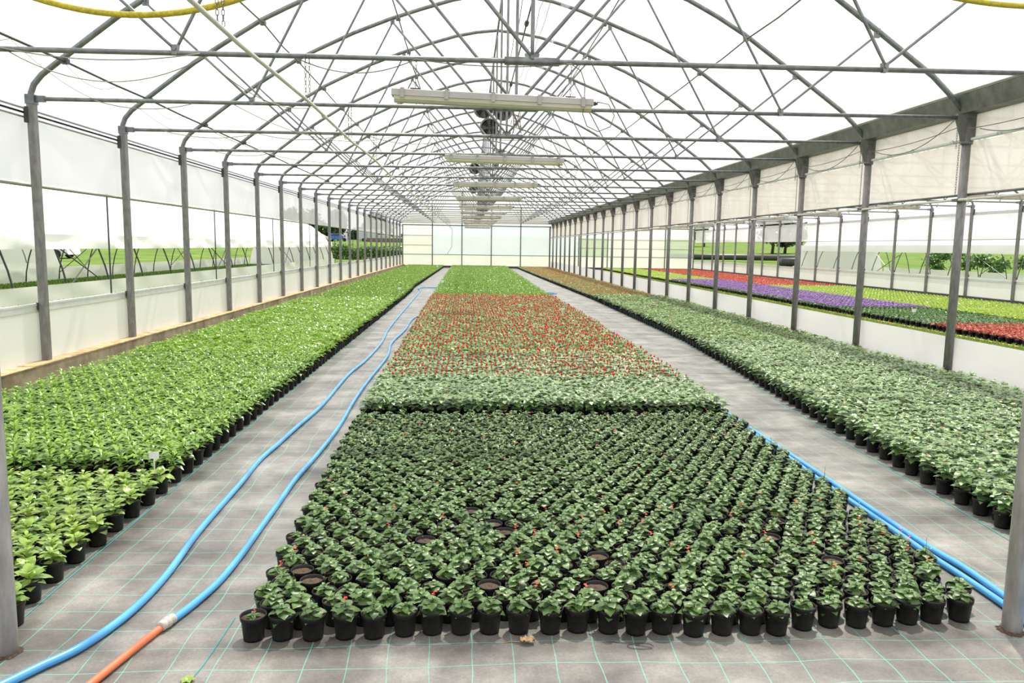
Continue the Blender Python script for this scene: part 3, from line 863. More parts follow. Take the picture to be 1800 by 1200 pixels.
# ------------------------------------------------------------------ hoses on the floor
def smooth_path(P, n=6):
    out = []
    P = [Vector(p) for p in P]
    for i in range(len(P) - 1):
        p0, p1, p2, p3 = P[max(i - 1, 0)], P[i], P[i + 1], P[min(i + 2, len(P) - 1)]
        for j in range(n):
            t = j / n
            out.append(0.5 * ((2 * p1) + (p2 - p0) * t + (2 * p0 - 5 * p1 + 4 * p2 - p3) * t * t + (3 * p1 - p0 - 3 * p2 + p3) * t ** 3))
    out.append(P[-1])
    return out
def hose(P, r, m_, name, lab, parent=None, z=None):
    b = MB()
    b.tube(smooth_path([(x, y, (z or r) + 0.001) for x, y in P]), r, 12)
    o = b.build(name, m_, parent, smooth=True)
    return tag(o, lab, 'hose') if lab else o
hose([(-1.75, 2.2), (-1.60, 2.42), (-1.539, 2.522), (-1.489, 2.612), (-1.41, 2.752), (-1.352, 3.016), (-1.344, 3.36), (-1.38, 3.813), (-1.395, 4.198), (-1.408, 4.712), (-1.430, 5.222), (-1.41, 5.681), (-1.391, 6.226), (-1.352, 7.086), (-1.375, 8.724), (-1.327, 9.912), (-1.328, 11.668), (-1.416, 13.489), (-1.465, 15.982), (-1.52, 20.0), (-1.58, 24.3), (-1.63, 25.6), (-1.74, 26.5), (-1.70, 27.0), (-1.50, 27.25), (-1.2, 27.2), (-0.9, 27.15)],
     0.0160, M['blue'], 'garden_hose', 'blue hose nearest the left bed, winding down the path')
t = empty('garden_hose', (0, 0, 0), 'blue hose joined to an orange end, lying beside the middle bed', 'hose')
hose([(-1.160, 2.94), (-1.122, 3.095), (-1.09, 3.301), (-1.08, 3.577), (-1.082, 3.854), (-1.086, 4.386), (-1.090, 4.8), (-1.067, 5.366), (-1.055, 6.229), (-1.090, 7.329), (-1.097, 8.5), (-1.085, 10.232), (-1.170, 11.677), (-1.12, 13.514), (-1.14, 15.278), (-1.04, 16.986), (-1.03, 20.0), (-1.05, 24.782), (-0.99, 27.145)], 0.0155, M['blue'], 'blue_section', None, t)
o = hose([(-1.172, 2.905), (-1.191, 2.838), (-1.221, 2.70), (-1.246, 2.58), (-1.29, 2.38), (-1.36, 2.1)], 0.0138, M['orange'], 'orange_section', None, t, z=0.0155)
b = MB()
d = Vector((-0.03, -0.10, 0)).normalized(); c0 = Vector((-1.158, 2.95, 0.0225))
b.tube([c0 + d * s for s in (0, 0.003, 0.022, 0.025, 0.029, 0.032, 0.050, 0.053, 0.058, 0.074, 0.078)], [0.017, 0.0205, 0.0205, 0.0175, 0.0175, 0.0225, 0.0225, 0.0185, 0.0205, 0.0195, 0.015], 18)
b.build('coupling', M['joint'], t, True)
hose([(2.262, 2.4), (2.31, 2.766), (2.330, 2.928), (2.347, 3.081), (2.360, 3.361), (2.343, 3.618), (2.345, 4.177), (2.358, 4.842), (2.362, 5.361), (2.368, 6.741), (2.40, 8.2), (2.42, 12), (2.43, 18), (2.42, 24), (2.46, 24.1), (2.82, 24.65), (2.42, 25.14), (2.3, 25.2)], 0.0155, M['blue'], 'garden_hose', 'blue hose on the right of the middle bed, outer one of the pair')
hose([(2.215, 2.4), (2.262, 2.679), (2.270, 2.846), (2.287, 2.996), (2.289, 3.238), (2.283, 3.518), (2.290, 3.88), (2.293, 4.348), (2.296, 4.805), (2.318, 5.361), (2.330, 6.624), (2.35, 8.2), (2.37, 12), (2.37, 20)], 0.0155, M['blue'], 'garden_hose', 'blue hose on the right of the middle bed, inner one against the pots')
hose([(8.75, 6), (8.84, 10), (8.86, 14), (8.88, 20), (8.85, 27), (8.88, 35), (8.8, 50)], 0.013, M['yellowclean'], 'yellow_hose', 'yellow hose lying along the front edge of the purple flower bed')
# teal edge strings of the beds
for P, w in (([(-1.75, 2.6), (-1.775, 3.6), (-1.79, 6), (-1.80, 12), (-1.78, 30), (-1.75, 50)], 'thin teal string along the edge of the left bed'),
             ([(2.80, 3.2), (2.87, 4.0), (3.02, 6.4), (3.28, 9.5), (3.45, 12.2), (3.55, 20)], 'thin teal string along the edge of the right bed'),
             ([(-0.962, 2.46), (-0.945, 2.56), (-0.935, 2.67), (-0.93, 2.99)], 'short teal cloth seam at the front left corner of the middle bed')):  # seam between ground cloths, drawn as a thin tube like the strings
    b = MB(); b.tube(smooth_path([(x, y, 0.003) for x, y in P]), 0.0018, 4)
    tag(b.build('edge_string', plain('teal_string', (0.03, 0.32, 0.36), rough=0.6)), w, 'string')

# ------------------------------------------------------------------ plants
def leaf(L_, W_, seg, shape, fold=0.25, droop=0.6, curl=0.0):
    """leaf along +x in local space; returns verts, quads"""
    t = np.linspace(0, 1, seg + 1)
    if shape == 'ovate':
        w = np.sin(np.pi * np.clip(t, 0, 1) ** 0.75) ** 0.8
    elif shape == 'heart':
        w = np.clip(np.sin(np.pi * np.clip(t * 0.93 + 0.07, 0, 1) ** 0.55), 0, 1) ** 0.85
    else:
        w = np.sin(np.pi * t ** 1.05) ** 0.9
    w = w * W_ / 2 + 0.0006
    ang = -droop * t
    dx = np.concatenate([[0], np.cumsum(np.cos((ang[1:] + ang[:-1]) / 2) * L_ / seg)])
    dz = np.concatenate([[0], np.cumsum(np.sin((ang[1:] + ang[:-1]) / 2) * L_ / seg)])
    V = []
    for i in range(seg + 1):
        V += [(dx[i], -w[i], dz[i] + fold * w[i]), (dx[i], 0, dz[i]), (dx[i], w[i], dz[i] + fold * w[i])]
    F = []
    for i in range(seg):
        a = i * 3
        F += [(a, a + 3, a + 4, a + 1), (a + 1, a + 4, a + 5, a + 2)]
    return np.array(V), F

def fine_leaf(L_, W_, seg, shape, fold, droop):
    """leaf with a cupped cross-section of four strips and slightly wavy margin"""
    V3, _ = leaf(L_, W_, seg, shape, 0.0, droop)
    V = []
    for i in range(seg + 1):
        l_, m_, r_ = V3[i * 3], V3[i * 3 + 1], V3[i * 3 + 2]
        w = abs(l_[1])
        wave = 0.10 * w * (1 if i % 2 else -1)
        for u in (-1, -.5, 0, .5, 1):
            V.append((m_[0] - (abs(u) ** 2) * w * .12, u * w, m_[2] + fold * w * (abs(u) ** .8) * (1.15 - .75 * abs(u)) + (wave if abs(u) == 1 else 0)))
    F = []
    for i in range(seg):
        for j in range(4):
            a = i * 5 + j
            F.append((a, a + 5, a + 6, a + 1))
    return np.array(V), F

def flat_leaf(L_, W_, droop):
    """a single folded-less quad, kite shaped"""
    V = np.array([(0, 0, 0), (L_ * 0.45, -W_ * 0.46, L_ * 0.02), (L_ * 0.97, 0, -L_ * droop * 0.5), (L_ * 0.45, W_ * 0.46, L_ * 0.02)])
    return V, [(0, 1, 2, 3)]

def place_leaf(V, az, el, base, roll=0.0):
    c, s = math.cos(roll), math.sin(roll)
    V = np.stack([V[:, 0], V[:, 1] * c - V[:, 2] * s, V[:, 1] * s + V[:, 2] * c], 1)
    c, s = math.cos(el), math.sin(el)
    V = np.stack([V[:, 0] * c - V[:, 2] * s, V[:, 1], V[:, 0] * s + V[:, 2] * c], 1)
    c, s = math.cos(az), math.sin(az)
    V = np.stack([V[:, 0] * c - V[:, 1] * s, V[:, 0] * s + V[:, 1] * c, V[:, 2]], 1)
    return V + np.array(base)

class TP_:
    def __init__(s): s.V = []; s.F = []; s.M = []; s.R = []; s.n = 0
    def add(s, V, F, mi, tint):
        s.V.append(V); s.F += [tuple(i + s.n for i in f) for f in F]; s.M += [mi] * len(F); s.R += [tint] * len(F); s.n += len(V)
    def arr(s): return np.concatenate(s.V), np.array(s.F), np.array(s.M), np.array(s.R)

RIM, PR, PB = 0.095, 0.050, 0.038
# species: tiers of (z above rim, leaves, length, width, elevation, radius)
SPEC = {
    'salvia': dict(shape='ovate', fold=0.16, droop=1.15, stem=0.045, tiers=[(0.002, 5, .054, .044, 0.30), (0.015, 5, .052, .042, 0.45), (0.028, 4, .042, .033, 0.55), (0.040, 4, .022, .015, 0.75)]),
    'heart': dict(shape='heart', fold=0.08, droop=0.75, stem=0.105, tiers=[(0.02, 5, .066, .052, 0.05), (0.05, 5, .070, .056, 0.25), (0.080, 5, .066, .052, 0.30), (0.097, 4, .050, .038, 0.38), (0.104, 3, .022, .014, 0.5)]),
    'celosia': dict(shape='heart', fold=0.08, droop=0.7, stem=0.105, tiers=[(0.03, 5, .062, .048, 0.1), (0.065, 5, .064, .048, 0.3), (0.092, 5, .052, .038, 0.38)]),
    'broad': dict(shape='long', fold=0.28, droop=1.1, stem=0.05, tiers=[(0.004, 4, .062, .038, 0.40), (0.018, 5, .070, .038, 0.62), (0.036, 4, .058, .031, 0.80), (0.048, 3, .034, .016, 0.95)]),
    'broad2': dict(shape='long', fold=0.25, droop=0.95, stem=0.11, tiers=[(0.02, 4, .066, .036, 0.3), (0.05, 5, .072, .038, 0.5), (0.078, 5, .062, .032, 0.65), (0.096, 3, .040, .019, 0.85)]),
    'fine': dict(shape='long', fold=0.3, droop=0.5, stem=0.09, tiers=[(0.02, 5, .050, .024, 0.35), (0.05, 5, .048, .022, 0.6), (0.08, 4, .035, .016, 0.9)]),
    'low': dict(shape='ovate', fold=0.2, droop=0.6, stem=0.05, tiers=[(0.01, 6, .050, .036, 0.2), (0.03, 5, .045, .032, 0.45), (0.05, 4, .03, .02, 0.9)]),
}
def foliage(sp, lod, rng, tp, mi=0, z0=RIM - 0.012, size=1.0):
    S = SPEC[sp]
    for ti, (z, n, ln, wd, el) in enumerate(S['tiers']):
        if lod >= 2 and ti == 0 and len(S['tiers']) > 3: continue
        a0 = rng.uniform(0, 6.28)
        k = n if lod < 3 else max(3, n - 2)
        grow = 1.0 if lod < 2 else (1.12 if lod == 2 else 1.3)
        for j in range(k):
            az = a0 + 6.283 * j / k + rng.uniform(-.3, .3)
            e = el + rng.uniform(-.32, .28)
            l_, w_ = ln * rng.uniform(.85, 1.15) * size * grow, wd * rng.uniform(.85, 1.12) * size * grow
            if lod == 0: V, F = fine_leaf(l_, w_, 6, S['shape'], S['fold'], S['droop'] * rng.uniform(.7, 1.3))
            elif lod == 1: V, F = leaf(l_, w_, 2, S['shape'], S['fold'], S['droop'])
            else: V, F = flat_leaf(l_, w_, S['droop'])
            r0 = 0.006
            V = place_leaf(V, az, e, (r0 * math.cos(az), r0 * math.sin(az), z0 + z * size), rng.uniform(-.25, .25))
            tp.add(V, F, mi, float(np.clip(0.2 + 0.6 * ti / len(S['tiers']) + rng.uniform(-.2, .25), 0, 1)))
    if lod < 2:
        h = S['stem'] * size
        V = np.array([(x, y, z) for z in (z0 - 0.004, z0 + h) for x, y in ((.002, 0), (0, .002), (-.002, 0), (0, -.002))])
        tp.add(V, [(i, (i + 1) % 4, 4 + (i + 1) % 4, 4 + i) for i in range(4)], mi, 0.4)

def blob(tp, c, r, h, mi, n=6, rng=None, rings=3):
    """small rounded flower head"""
    V = []; F = []
    for i in range(rings + 1):
        t = i / rings
        rr = r * math.sin(math.pi * (0.12 + 0.80 * t)) ** 0.8
        for j in range(n):
            a = 6.283 * j / n + i * 0.4
            q = rr * (1 + (rng.uniform(-.2, .2) if rng is not None else 0))
            V.append((c[0] + q * math.cos(a), c[1] + q * math.sin(a), c[2] + h * t))
    for i in range(rings):
        for j in range(n):
            F.append((i * n + j, i * n + (j + 1) % n, (i + 1) * n + (j + 1) % n, (i + 1) * n + j))
    if n == 4: F.append((rings * n, rings * n + 1, rings * n + 2, rings * n + 3))
    elif n == 6:
        k = rings * n; F += [(k, k + 1, k + 2, k + 3), (k, k + 3, k + 4, k + 5)]
    tp.add(np.array(V), F, mi, 0.5)

def petals(tp, c, r, mi, n, rng, el=0.3):
    for j in range(n):
        V, F = flat_leaf(r, r * 0.75, 0.3)
        tp.add(place_leaf(V, 6.283 * j / n + rng.uniform(-.3, .3), el + rng.uniform(-.2, .3), c), F, mi, 0.5)

def potgeo(tp, lod, mi_pot, mi_soil):
    n = {0: 12, 1: 8, 2: 6, 3: 4}[lod]
    ring = lambda r, z: [(r * math.cos(6.283 * j / n), r * math.sin(6.283 * j / n), z) for j in range(n)]
    zz = [(PB, 0.0), (PR, RIM)] if lod > 1 else [(PB, 0.0), (PR - .004, RIM - .016), (PR, RIM - .015), (PR, RIM)]
    V = []
    for r, z in zz: V += ring(r, z)
    F = [(i * n + j, i * n + (j + 1) % n, (i + 1) * n + (j + 1) % n, (i + 1) * n + j) for i in range(len(zz) - 1) for j in range(n)]
    tp.add(np.array(V), F, mi_pot, 0.5)
    S = ring(PR * .97, RIM - 0.014 if lod < 2 else RIM - 0.01)
    if n == 4: SF = [(0, 1, 2, 3)]
    elif n == 6: SF = [(0, 1, 2, 3), (0, 3, 4, 5)]
    elif n == 8: SF = [(0, 1, 2, 3), (0, 3, 4, 7), (4, 5, 6, 7)]
    else: SF = [(0, 1, 2, 3), (0, 3, 4, 5), (0, 5, 6, 7), (0, 7, 8, 9), (0, 9, 10, 11)]
    tp.add(np.array(S), SF, mi_soil, 0.5)

# flowers per kind: returns True when plant carries a flower
def add_flowers(kind, lod, rng, tp, mis, z0=RIM - 0.012):
    S = SPEC[KIND[kind]['sp']]
    top = z0 + S['stem']
    if kind == 'salvia':
        if rng.random() < 0.16:
            x, y = rng.uniform(-.02, .02, 2)
            for q in range(1 + int(rng.integers(0, 3))):
                petals(tp, (x + rng.uniform(-.008, .008), y + rng.uniform(-.008, .008), top + 0.015 + .010 * q), .009, mis[0], 4, rng)
        elif rng.random() < 0.16:
            x, y = rng.uniform(-.01, .01, 2); h = rng.uniform(.045, .085)
            V = np.array([(x + dx * (1 - t), y + dy * (1 - t), top - .01 + h * t) for t in (0, .9) for dx, dy in ((.0016, 0), (0, .0016), (-.0016, 0), (0, -.0016))])
            tp.add(V, [(i, (i + 1) % 4, 4 + (i + 1) % 4, 4 + i) for i in range(4)], 2, 0.3)
            for q in range(4):
                V, F = flat_leaf(.010, .005, .3)
                tp.add(place_leaf(V, q * 2.4, .6, (x, y, top - .01 + h * (.45 + .15 * q))), F, 2, 0.2)
            V, F = flat_leaf(.007, .005, .3)
            tp.add(place_leaf(V, 1.0, .8, (x, y, top - .01 + h * .85)), F, mis[0], 0.5)
    elif kind in ('heart_mix', 'heart_mid'):
        u = rng.random()
        if u < (0.40 if kind == 'heart_mix' else 0.22):
            m_ = mis[int(rng.choice([0, 0, 1, 2, 3], 1)[0])]
            if lod < 2: petals(tp, (rng.uniform(-.02, .02), rng.uniform(-.02, .02), top + .012), .010, m_, 6, rng, 0.6)
            else: blob(tp, (0, 0, top), .010, .018, m_, 4, rng, 1)
    elif kind == 'celosia':
        c = (rng.uniform(-.008, .008), rng.uniform(-.008, .008), top - 0.005)
        s = rng.uniform(0.5, 1.05) * (1.0 if lod < 2 else 1.25)
        if rng.random() < .93:
            blob(tp, c, .0125 * s, .034 * s, mis[0], 6 if lod < 2 else 4, rng, 3 if lod < 2 else 2)
    elif kind == 'farred':
        if rng.random() < .85: blob(tp, (rng.uniform(-.01, .01), 0, top), .0155, .030, mis[int(rng.random() < .55)], 4, rng, 1)
        if rng.random() < .3: blob(tp, (.025, .01, top - .01), .012, .02, mis[0], 4, rng, 1)
    elif kind == 'purple':
        for q in range(6):
            a = q * 1.05 + rng.uniform(0, 1); r = rng.uniform(.006, .045)
            petals(tp, (r * math.cos(a), r * math.sin(a), top + rng.uniform(.012, .036)), .021, mis[0], 3 if lod > 2 else 4, rng, 0.2)
    elif kind == 'broadfront':
        if rng.random() < 0.006:
            petals(tp, (0, 0, top + .03), .012, mis[0], 6, rng)

KIND = {
    'salvia': dict(sp='salvia', mat='salvia', fl=['red']),
    'heart_mid': dict(sp='heart', mat='heart', fl=['orangeflower', 'yellowflower', 'plum', 'scarlet']),
    'heart_mix': dict(sp='heart', mat='heart', fl=['orangeflower', 'yellowflower', 'plum', 'scarlet']),
    'celosia': dict(sp='celosia', mat='heart', fl=['scarlet']),
    'broadfront': dict(sp='broad', mat='broad', fl=['orangeflower']),
    'broadback': dict(sp='broad2', mat='broad2', fl=[]),
    'farleft': dict(sp='fine', mat='farleft', fl=[]),
    'fargreen': dict(sp='fine', mat='fargreen', fl=[]),
    'farred': dict(sp='low', mat='heart', fl=['scarlet', 'orangeflower']),
    'purple': dict(sp='low', mat='purpleleaf', fl=['purple']),
    'greenpatch': dict(sp='low', mat='purpleleaf', fl=[]),
    'lime': dict(sp='low', mat='lime', fl=[]),
    'redleaf': dict(sp='low', mat='redleaf', fl=[]),
}
def mk_template(kind, lod, rng, pot=True, fol=True, flo=True):
    tp = TP_()
    if pot: potgeo(tp, lod, 0, 1)
    if fol: foliage(KIND[kind]['sp'], lod, rng, tp, 2)
    if flo: add_flowers(kind, lod, rng, tp, [3 + i for i in range(len(KIND[kind]['fl']))])
    return tp
def kind_mats(kind):
    return [M['pot'], M['soil'], M[KIND[kind]['mat']]] + [M[q] for q in KIND[kind]['fl']]

def mesh_from_arrays(name, V, F, Mi, R, mats, smooth=True):
    me = bpy.data.meshes.new(name)
    nv, nf = len(V), len(F)
    me.vertices.add(nv); me.vertices.foreach_set('co', np.ascontiguousarray(V, dtype=np.float32).ravel())
    me.loops.add(nf * 4); me.loops.foreach_set('vertex_index', np.ascontiguousarray(F, dtype=np.int32).ravel())
    me.polygons.add(nf)
    me.polygons.foreach_set('loop_start', np.arange(0, nf * 4, 4, dtype=np.int32))
    me.polygons.foreach_set('loop_total', np.full(nf, 4, dtype=np.int32))
    for m_ in mats: me.materials.append(m_)
    me.polygons.foreach_set('material_index', np.ascontiguousarray(Mi, dtype=np.int32))
    me.polygons.foreach_set('use_smooth', np.full(nf, smooth))
    at = me.attributes.new('tint', 'FLOAT', 'FACE')
    at.data.foreach_set('value', np.ascontiguousarray(R, dtype=np.float32))
    me.update(calc_edges=True)
    return me

def split_part(arr, sel, mats, name):
    V, F, Mi, R = arr
    k = np.isin(Mi, sel)
    if not k.any(): return None
    F2 = F[k]
    used, inv = np.unique(F2, return_inverse=True)
    return mesh_from_arrays(name, V[used], inv.reshape(F2.shape), Mi[k] * 0, R[k], mats)

# detailed pot
b = MB()
b.lathe([(0.0005, 0.003), (PB - .003, 0.003), (PB, 0.0), (PB + .001, .01), (PR - .005, RIM - .018), (PR - .0015, RIM - .017), (PR, RIM - .001), (PR - .001, RIM + .0005), (PR - .003, RIM), (PR - .0045, RIM - .02)], 24)
POT = b.data('pot', M['pot'], True)
b = MB(); rr = random.Random(5)
prof = [(PR - .004, RIM - .014), (PR * .7, RIM - .012), (PR * .35, RIM - .010), (0.001, RIM - .009)]
b.lathe(prof, 16)
b.v = [(x, y, z + rr.uniform(-.002, .002)) for x, y, z in b.v]
SOIL = b.data('soil', M['soil'], True)

def variants(kind, lod, n=10, parts=False):
    out = []
    for i in range(n):
        r = np.random.default_rng(1000 + i * 17 + sum(map(ord, kind)) + lod)
        if parts:
            arr = mk_template(kind, lod, r, pot=False).arr()
            fo = split_part(arr, [2], [M[KIND[kind]['mat']]], 'foliage')
            fls = []
            for j, q in enumerate(KIND[kind]['fl']):
                me = split_part(arr, [3 + j], [M[q]], 'flower')
                if me: fls.append(me)
            out.append((fo, fls))
        else:
            out.append(mesh_from_arrays(kind, *mk_template(kind, lod, r).arr(), kind_mats(kind)))
    return out

def merged(kind, pts, name, label, lodf, seed=0):
    """pts: list of (x, y); everything that is left of a bed as one mass"""
    if not len(pts): return
    rng = np.random.default_rng(seed + 5)
    P = np.array(pts)
    lods = np.array([lodf(y) for _, y in pts])
    VV, FF, MM, RR = [], [], [], []
    base = 0
    for lod in sorted(set(lods)):
        sub = P[lods == lod]
        nvar = 14
        which = rng.integers(0, nvar, len(sub))
        for v in range(nvar):
            q = sub[which == v]
            if not len(q): continue
            V, F, Mi, R = mk_template(kind, int(lod), np.random.default_rng(77 * v + lod + seed)).arr()
            ang = rng.uniform(0, 6.283, len(q)); sc = rng.uniform(.86, 1.14, len(q))
            c, s = np.cos(ang)[:, None], np.sin(ang)[:, None]
            zsc = sc * rng.uniform(.88, 1.12, len(q))
            fol = V[:, 2] > RIM - 0.0145
            X = (V[None, :, 0] * c - V[None, :, 1] * s) * np.where(V[None, :, 2] > RIM + .001, sc[:, None], 1) + q[:, 0:1]
            Y = (V[None, :, 0] * s + V[None, :, 1] * c) * np.where(V[None, :, 2] > RIM + .001, sc[:, None], 1) + q[:, 1:2]
            Z = np.where(V[None, :, 2] > RIM, RIM + (V[None, :, 2] - RIM) * zsc[:, None], V[None, :, 2])
            VV.append(np.stack([X, Y, Z], -1).reshape(-1, 3))
            off = base + np.arange(len(q))[:, None, None] * len(V)
            FF.append((F[None] + off).reshape(-1, 4))
            MM.append(np.tile(Mi, len(q)))
            RR.append(np.clip(R[None] + rng.uniform(-.12, .12, len(q))[:, None], 0, 1).ravel())
            base += len(V) * len(q)
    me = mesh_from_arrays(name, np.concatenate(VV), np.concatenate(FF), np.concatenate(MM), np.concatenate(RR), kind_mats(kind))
    o = bpy.data.objects.new(name, me)
    COL.objects.link(o)
    return tag(o, label, 'potted plants', kind='stuff')

def grid(y0, y1, xa, xb, pitch_x=0.108, pitch_y=0.098, from_right=False, jit=0.006, seed=0):
    """rows of pots; xa(y), xb(y) bed edges. yields (row, col, x, y)"""
    r = np.random.default_rng(seed)
    out = []
    y = y0; row = 1
    while y < y1:
        a, c = xa(y) + PR, xb(y) - PR
        off = pitch_x / 2 if row % 2 == 0 else 0
        n = int((c - a - off) / pitch_x + 0.3) + 1
        for i in range(n):
            x = (c - off - i * pitch_x) if from_right else (a + off + i * pitch_x)
            out.append((row, i + 1, x + r.uniform(-jit, jit), y + r.uniform(-jit, jit)))
        y += pitch_y; row += 1
    return out

def lerp_edge(P):
    ys, xs = zip(*P)
    return lambda y: float(np.interp(y, ys, xs))

def wobble(cells):
    return [(r_, c, x, y + 0.022 * math.sin(x * 2.9 + 1.2) + (0.045 if x > 1.28 else 0) - 0.01) for r_, c, x, y in cells]

def plant_bed(kind, cells, name, lab, grp, massname, masslab, n_ind=300, parts=False, lod=1, lodf=None, seed=0, extra=None):
    vis = [c for c in cells if in_view(c[2], c[3])]
    strict = sorted([c for c in vis if in_view(c[2], c[3], .1, 10)], key=lambda c: (c[0], c[1]))
    ind = strict[:n_ind]
    ids = set((c[0], c[1]) for c in ind)
    rest = [(c[2], c[3]) for c in vis if (c[0], c[1]) not in ids]
    var = variants(kind, lod, 12, parts)
    rng = random.Random(seed)
    for (row, ci, x, y) in ind:
        l_ = lab % (nth(ci), nth(row))
        v = var[rng.randrange(len(var))]
        if parts:
            sp = extra(row, ci) if extra else None
            if sp == 'bare':
                l_ = l_.replace(lab.split(' ')[0], 'bare', 1) if False else 'black pot of bare soil, %s from the left in %s row of the middle bed' % (nth(ci), nth(row))
            t = empty(name, (x, y, 0.001), l_, 'potted plant', grp, rng.uniform(0, 6.28))
            po = part('pot', POT, t)
            part('soil', SOIL, po)
            if sp != 'bare':
                s = rng.uniform(.86, 1.12)
                if sp == 'small': s = 0.55
                fo = part('foliage', v[0], t, (0, 0, (RIM - .012) * (1 - s)))
                fo.scale = (s, s, s * rng.uniform(.9, 1.1))
                for me in v[1]:
                    fl = part('flower', me, t, (0, 0, (RIM - .012) * (1 - s)))
                    fl.scale = fo.scale
        else:
            o = bpy.data.objects.new(name, v)
            COL.objects.link(o)
            o.location = (x, y, 0.001)
            o.rotation_euler = (0, 0, rng.uniform(0, 6.28))
            s = rng.uniform(.92, 1.1)
            o.scale = (s, s, s)
            tag(o, l_, 'potted plant', grp)
    merged(kind, rest, massname, masslab, lodf or (lambda y: 1 if y < 9 else 2 if y < 20 else 3), seed)

LODF = lambda y: 1 if y < 9.5 else 2 if y < 19 else 3
# middle bed
mL = lerp_edge([(2.8, -0.86), (3.66, -0.88), (6.1, -0.93), (9.7, -0.93), (18.7, -1.0), (30, -1.1), (53, -1.2)])
mR = lerp_edge([(2.8, 2.13), (4.4, 2.20), (6.4, 2.28), (11, 2.30), (23.5, 2.30), (53, 2.5)])
def bare(row, ci):
    h = (row * 31 + ci * 17) % 97
    if row == 1 and ci == 1: return 'small'
    if (row, ci) in ((3, 9), (6, 13), (8, 6), (10, 9), (5, 2)): return 'bare'
    if h == 5: return 'small'
    if h in (23, 61): return 'bare' if row > 2 else None
    return None
plant_bed('salvia', wobble(grid(2.845, 6.36, mL, mR, 0.1135, 0.102, jit=.009, seed=1)), 'potted_salvia', 'dark green salvia pot, %s from the left in %s row of the middle bed',
          'dark green salvias at the front of the middle bed', 'salvia_plants', 'remaining dark green salvia pots filling the front part of the middle bed',
          parts=True, lod=0, lodf=lambda y: 0 if y < 5 else 1, seed=1, extra=bare)
plant_bed('heart_mid', grid(6.56, 7.75, mL, mR, seed=2), 'potted_heart_leaf_plant', 'heart-leaved plant, %s from the left in %s row behind the salvias',
          'heart-leaved plants behind the salvias', 'heart_leaf_plants', 'remaining heart-leaved plants behind the salvias in the middle bed', lodf=LODF, seed=2)
plant_bed('celosia', grid(7.75, 20.9, mL, mR, seed=3), 'potted_celosia', 'red-tipped potted plant, %s from the left in %s row of its middle-bed block',
          'red-tipped plants of the middle bed', 'celosia_plants', 'remaining red-tipped plants covering the middle of the central bed', lodf=LODF, seed=3)
plant_bed('fargreen', grid(21.05, 52.6, mL, mR, 0.112, 0.11, seed=4), 'potted_green_seedling', 'green plant, %s from the left in %s row of the far middle-bed block',
          'green plants of the far block, middle bed', 'green_plants', 'plain green plants covering the far end of the middle bed', lod=2, lodf=LODF, seed=4)
# left bed
lL = lambda y: -4.10
lR = lerp_edge([(2.8, -1.70), (3.2, -1.78), (6, -1.80), (22, -1.80), (25, -1.83), (27, -1.9), (53, -1.72)])
plant_bed('broadfront', grid(2.95, 4.68, lL, lR, 0.11, 0.102, from_right=True, seed=5), 'potted_broad_leaf_plant', 'broad-leaved plant, %s in from the hose path, %s row of left bed',
          'broad-leaved plants at the front of the left bed', 'broad_leaf_plants', 'remaining broad-leaved plants at the front of the left bed', parts=True, lod=0, lodf=lambda y: 1, seed=5)
plant_bed('broadback', grid(4.80, 19.3, lL, lR, from_right=True, seed=6), 'potted_tall_green_plant', 'taller green plant, %s in from the path, %s row of left second block',
          'taller green plants of the left bed', 'tall_green_plants', 'remaining taller bright green plants filling the long middle part of the left bed', lodf=LODF, seed=6)
plant_bed('farleft', grid(19.4, 52.6, lL, lR, 0.112, 0.11, from_right=True, seed=7), 'potted_fine_green_plant', 'fine-leaved plant, %s in from the path, %s row of left last block',
          'fine green plants of the left bed', 'fine_green_plants', 'fine-leaved green plants covering the far end of the left bed', lod=2, lodf=LODF, seed=7)
# right bed
rL = lerp_edge([(3.2, 2.82), (3.9, 2.90), (6.4, 3.07), (9, 3.28), (12.3, 3.49), (21.3, 3.56), (40, 3.35), (53, 3.25)])
rR = lambda y: XR - 0.02
plant_bed('heart_mix', grid(3.35, 21.6, rL, rR, seed=8), 'potted_mixed_flower_plant', 'heart-leaved plant, %s in from the path, %s row of right bed',
          'heart-leaved plants of the right bed', 'mixed_flower_plants', 'remaining heart-leaved plants with orange and plum flowers filling the right bed', parts=True, lod=0, lodf=lambda y: 1 if y < 11 else 2 if y < 19 else 3, seed=8)
plant_bed('farred', grid(21.7, 52.4, rL, rR, 0.112, 0.11, seed=9), 'potted_orange_flower', 'orange-flowered plant, %s in from the path, %s row of right far block',
          'orange-flowered plants of the right bed', 'orange_flower_plants', 'orange-red flowering plants covering the far end of the right bed', lod=2, lodf=LODF, seed=9)
# neighbouring span
aL, aR = (lambda y: 9.02), (lambda y: 11.55)
cL, cR = (lambda y: 11.78), (lambda y: 15.1)
plant_bed('redleaf', grid(9.0, 14.5, aL, aR, seed=10), 'potted_red_leaf_plant', 'bronze-red leaved plant, %s in from the yellow hose, %s row',
          'red-leaved plants beside the yellow hose', 'red_leaf_plants', 'remaining bronze-red plants at the near end beside the yellow hose', lodf=LODF, seed=10)
plant_bed('greenpatch', grid(14.6, 18.4, aL, aR, seed=11), 'potted_green_plant', 'flowerless dark plant, %s in from yellow hose, %s row before the purple',
          'dark green plants before the purple flowers', 'dark_green_plants', 'remaining dark green plants between the red and purple blocks', lodf=LODF, seed=11)
plant_bed('purple', grid(18.5, 34.5, aL, aR, seed=12), 'potted_violet', 'purple-flowering plant, %s in from the yellow hose, %s row of block',
          'purple-flowering plants', 'purple_plants', 'remaining purple-flowering plants of the neighbouring span', lodf=LODF, lod=2, seed=12)
merged('lime', [(c[2], c[3]) for c in grid(34.6, 52.2, aL, aR, 0.112, 0.11, seed=13) if in_view(c[2], c[3])], 'lime_plants', 'lime green plants at the far end behind the purple block', LODF, 13)
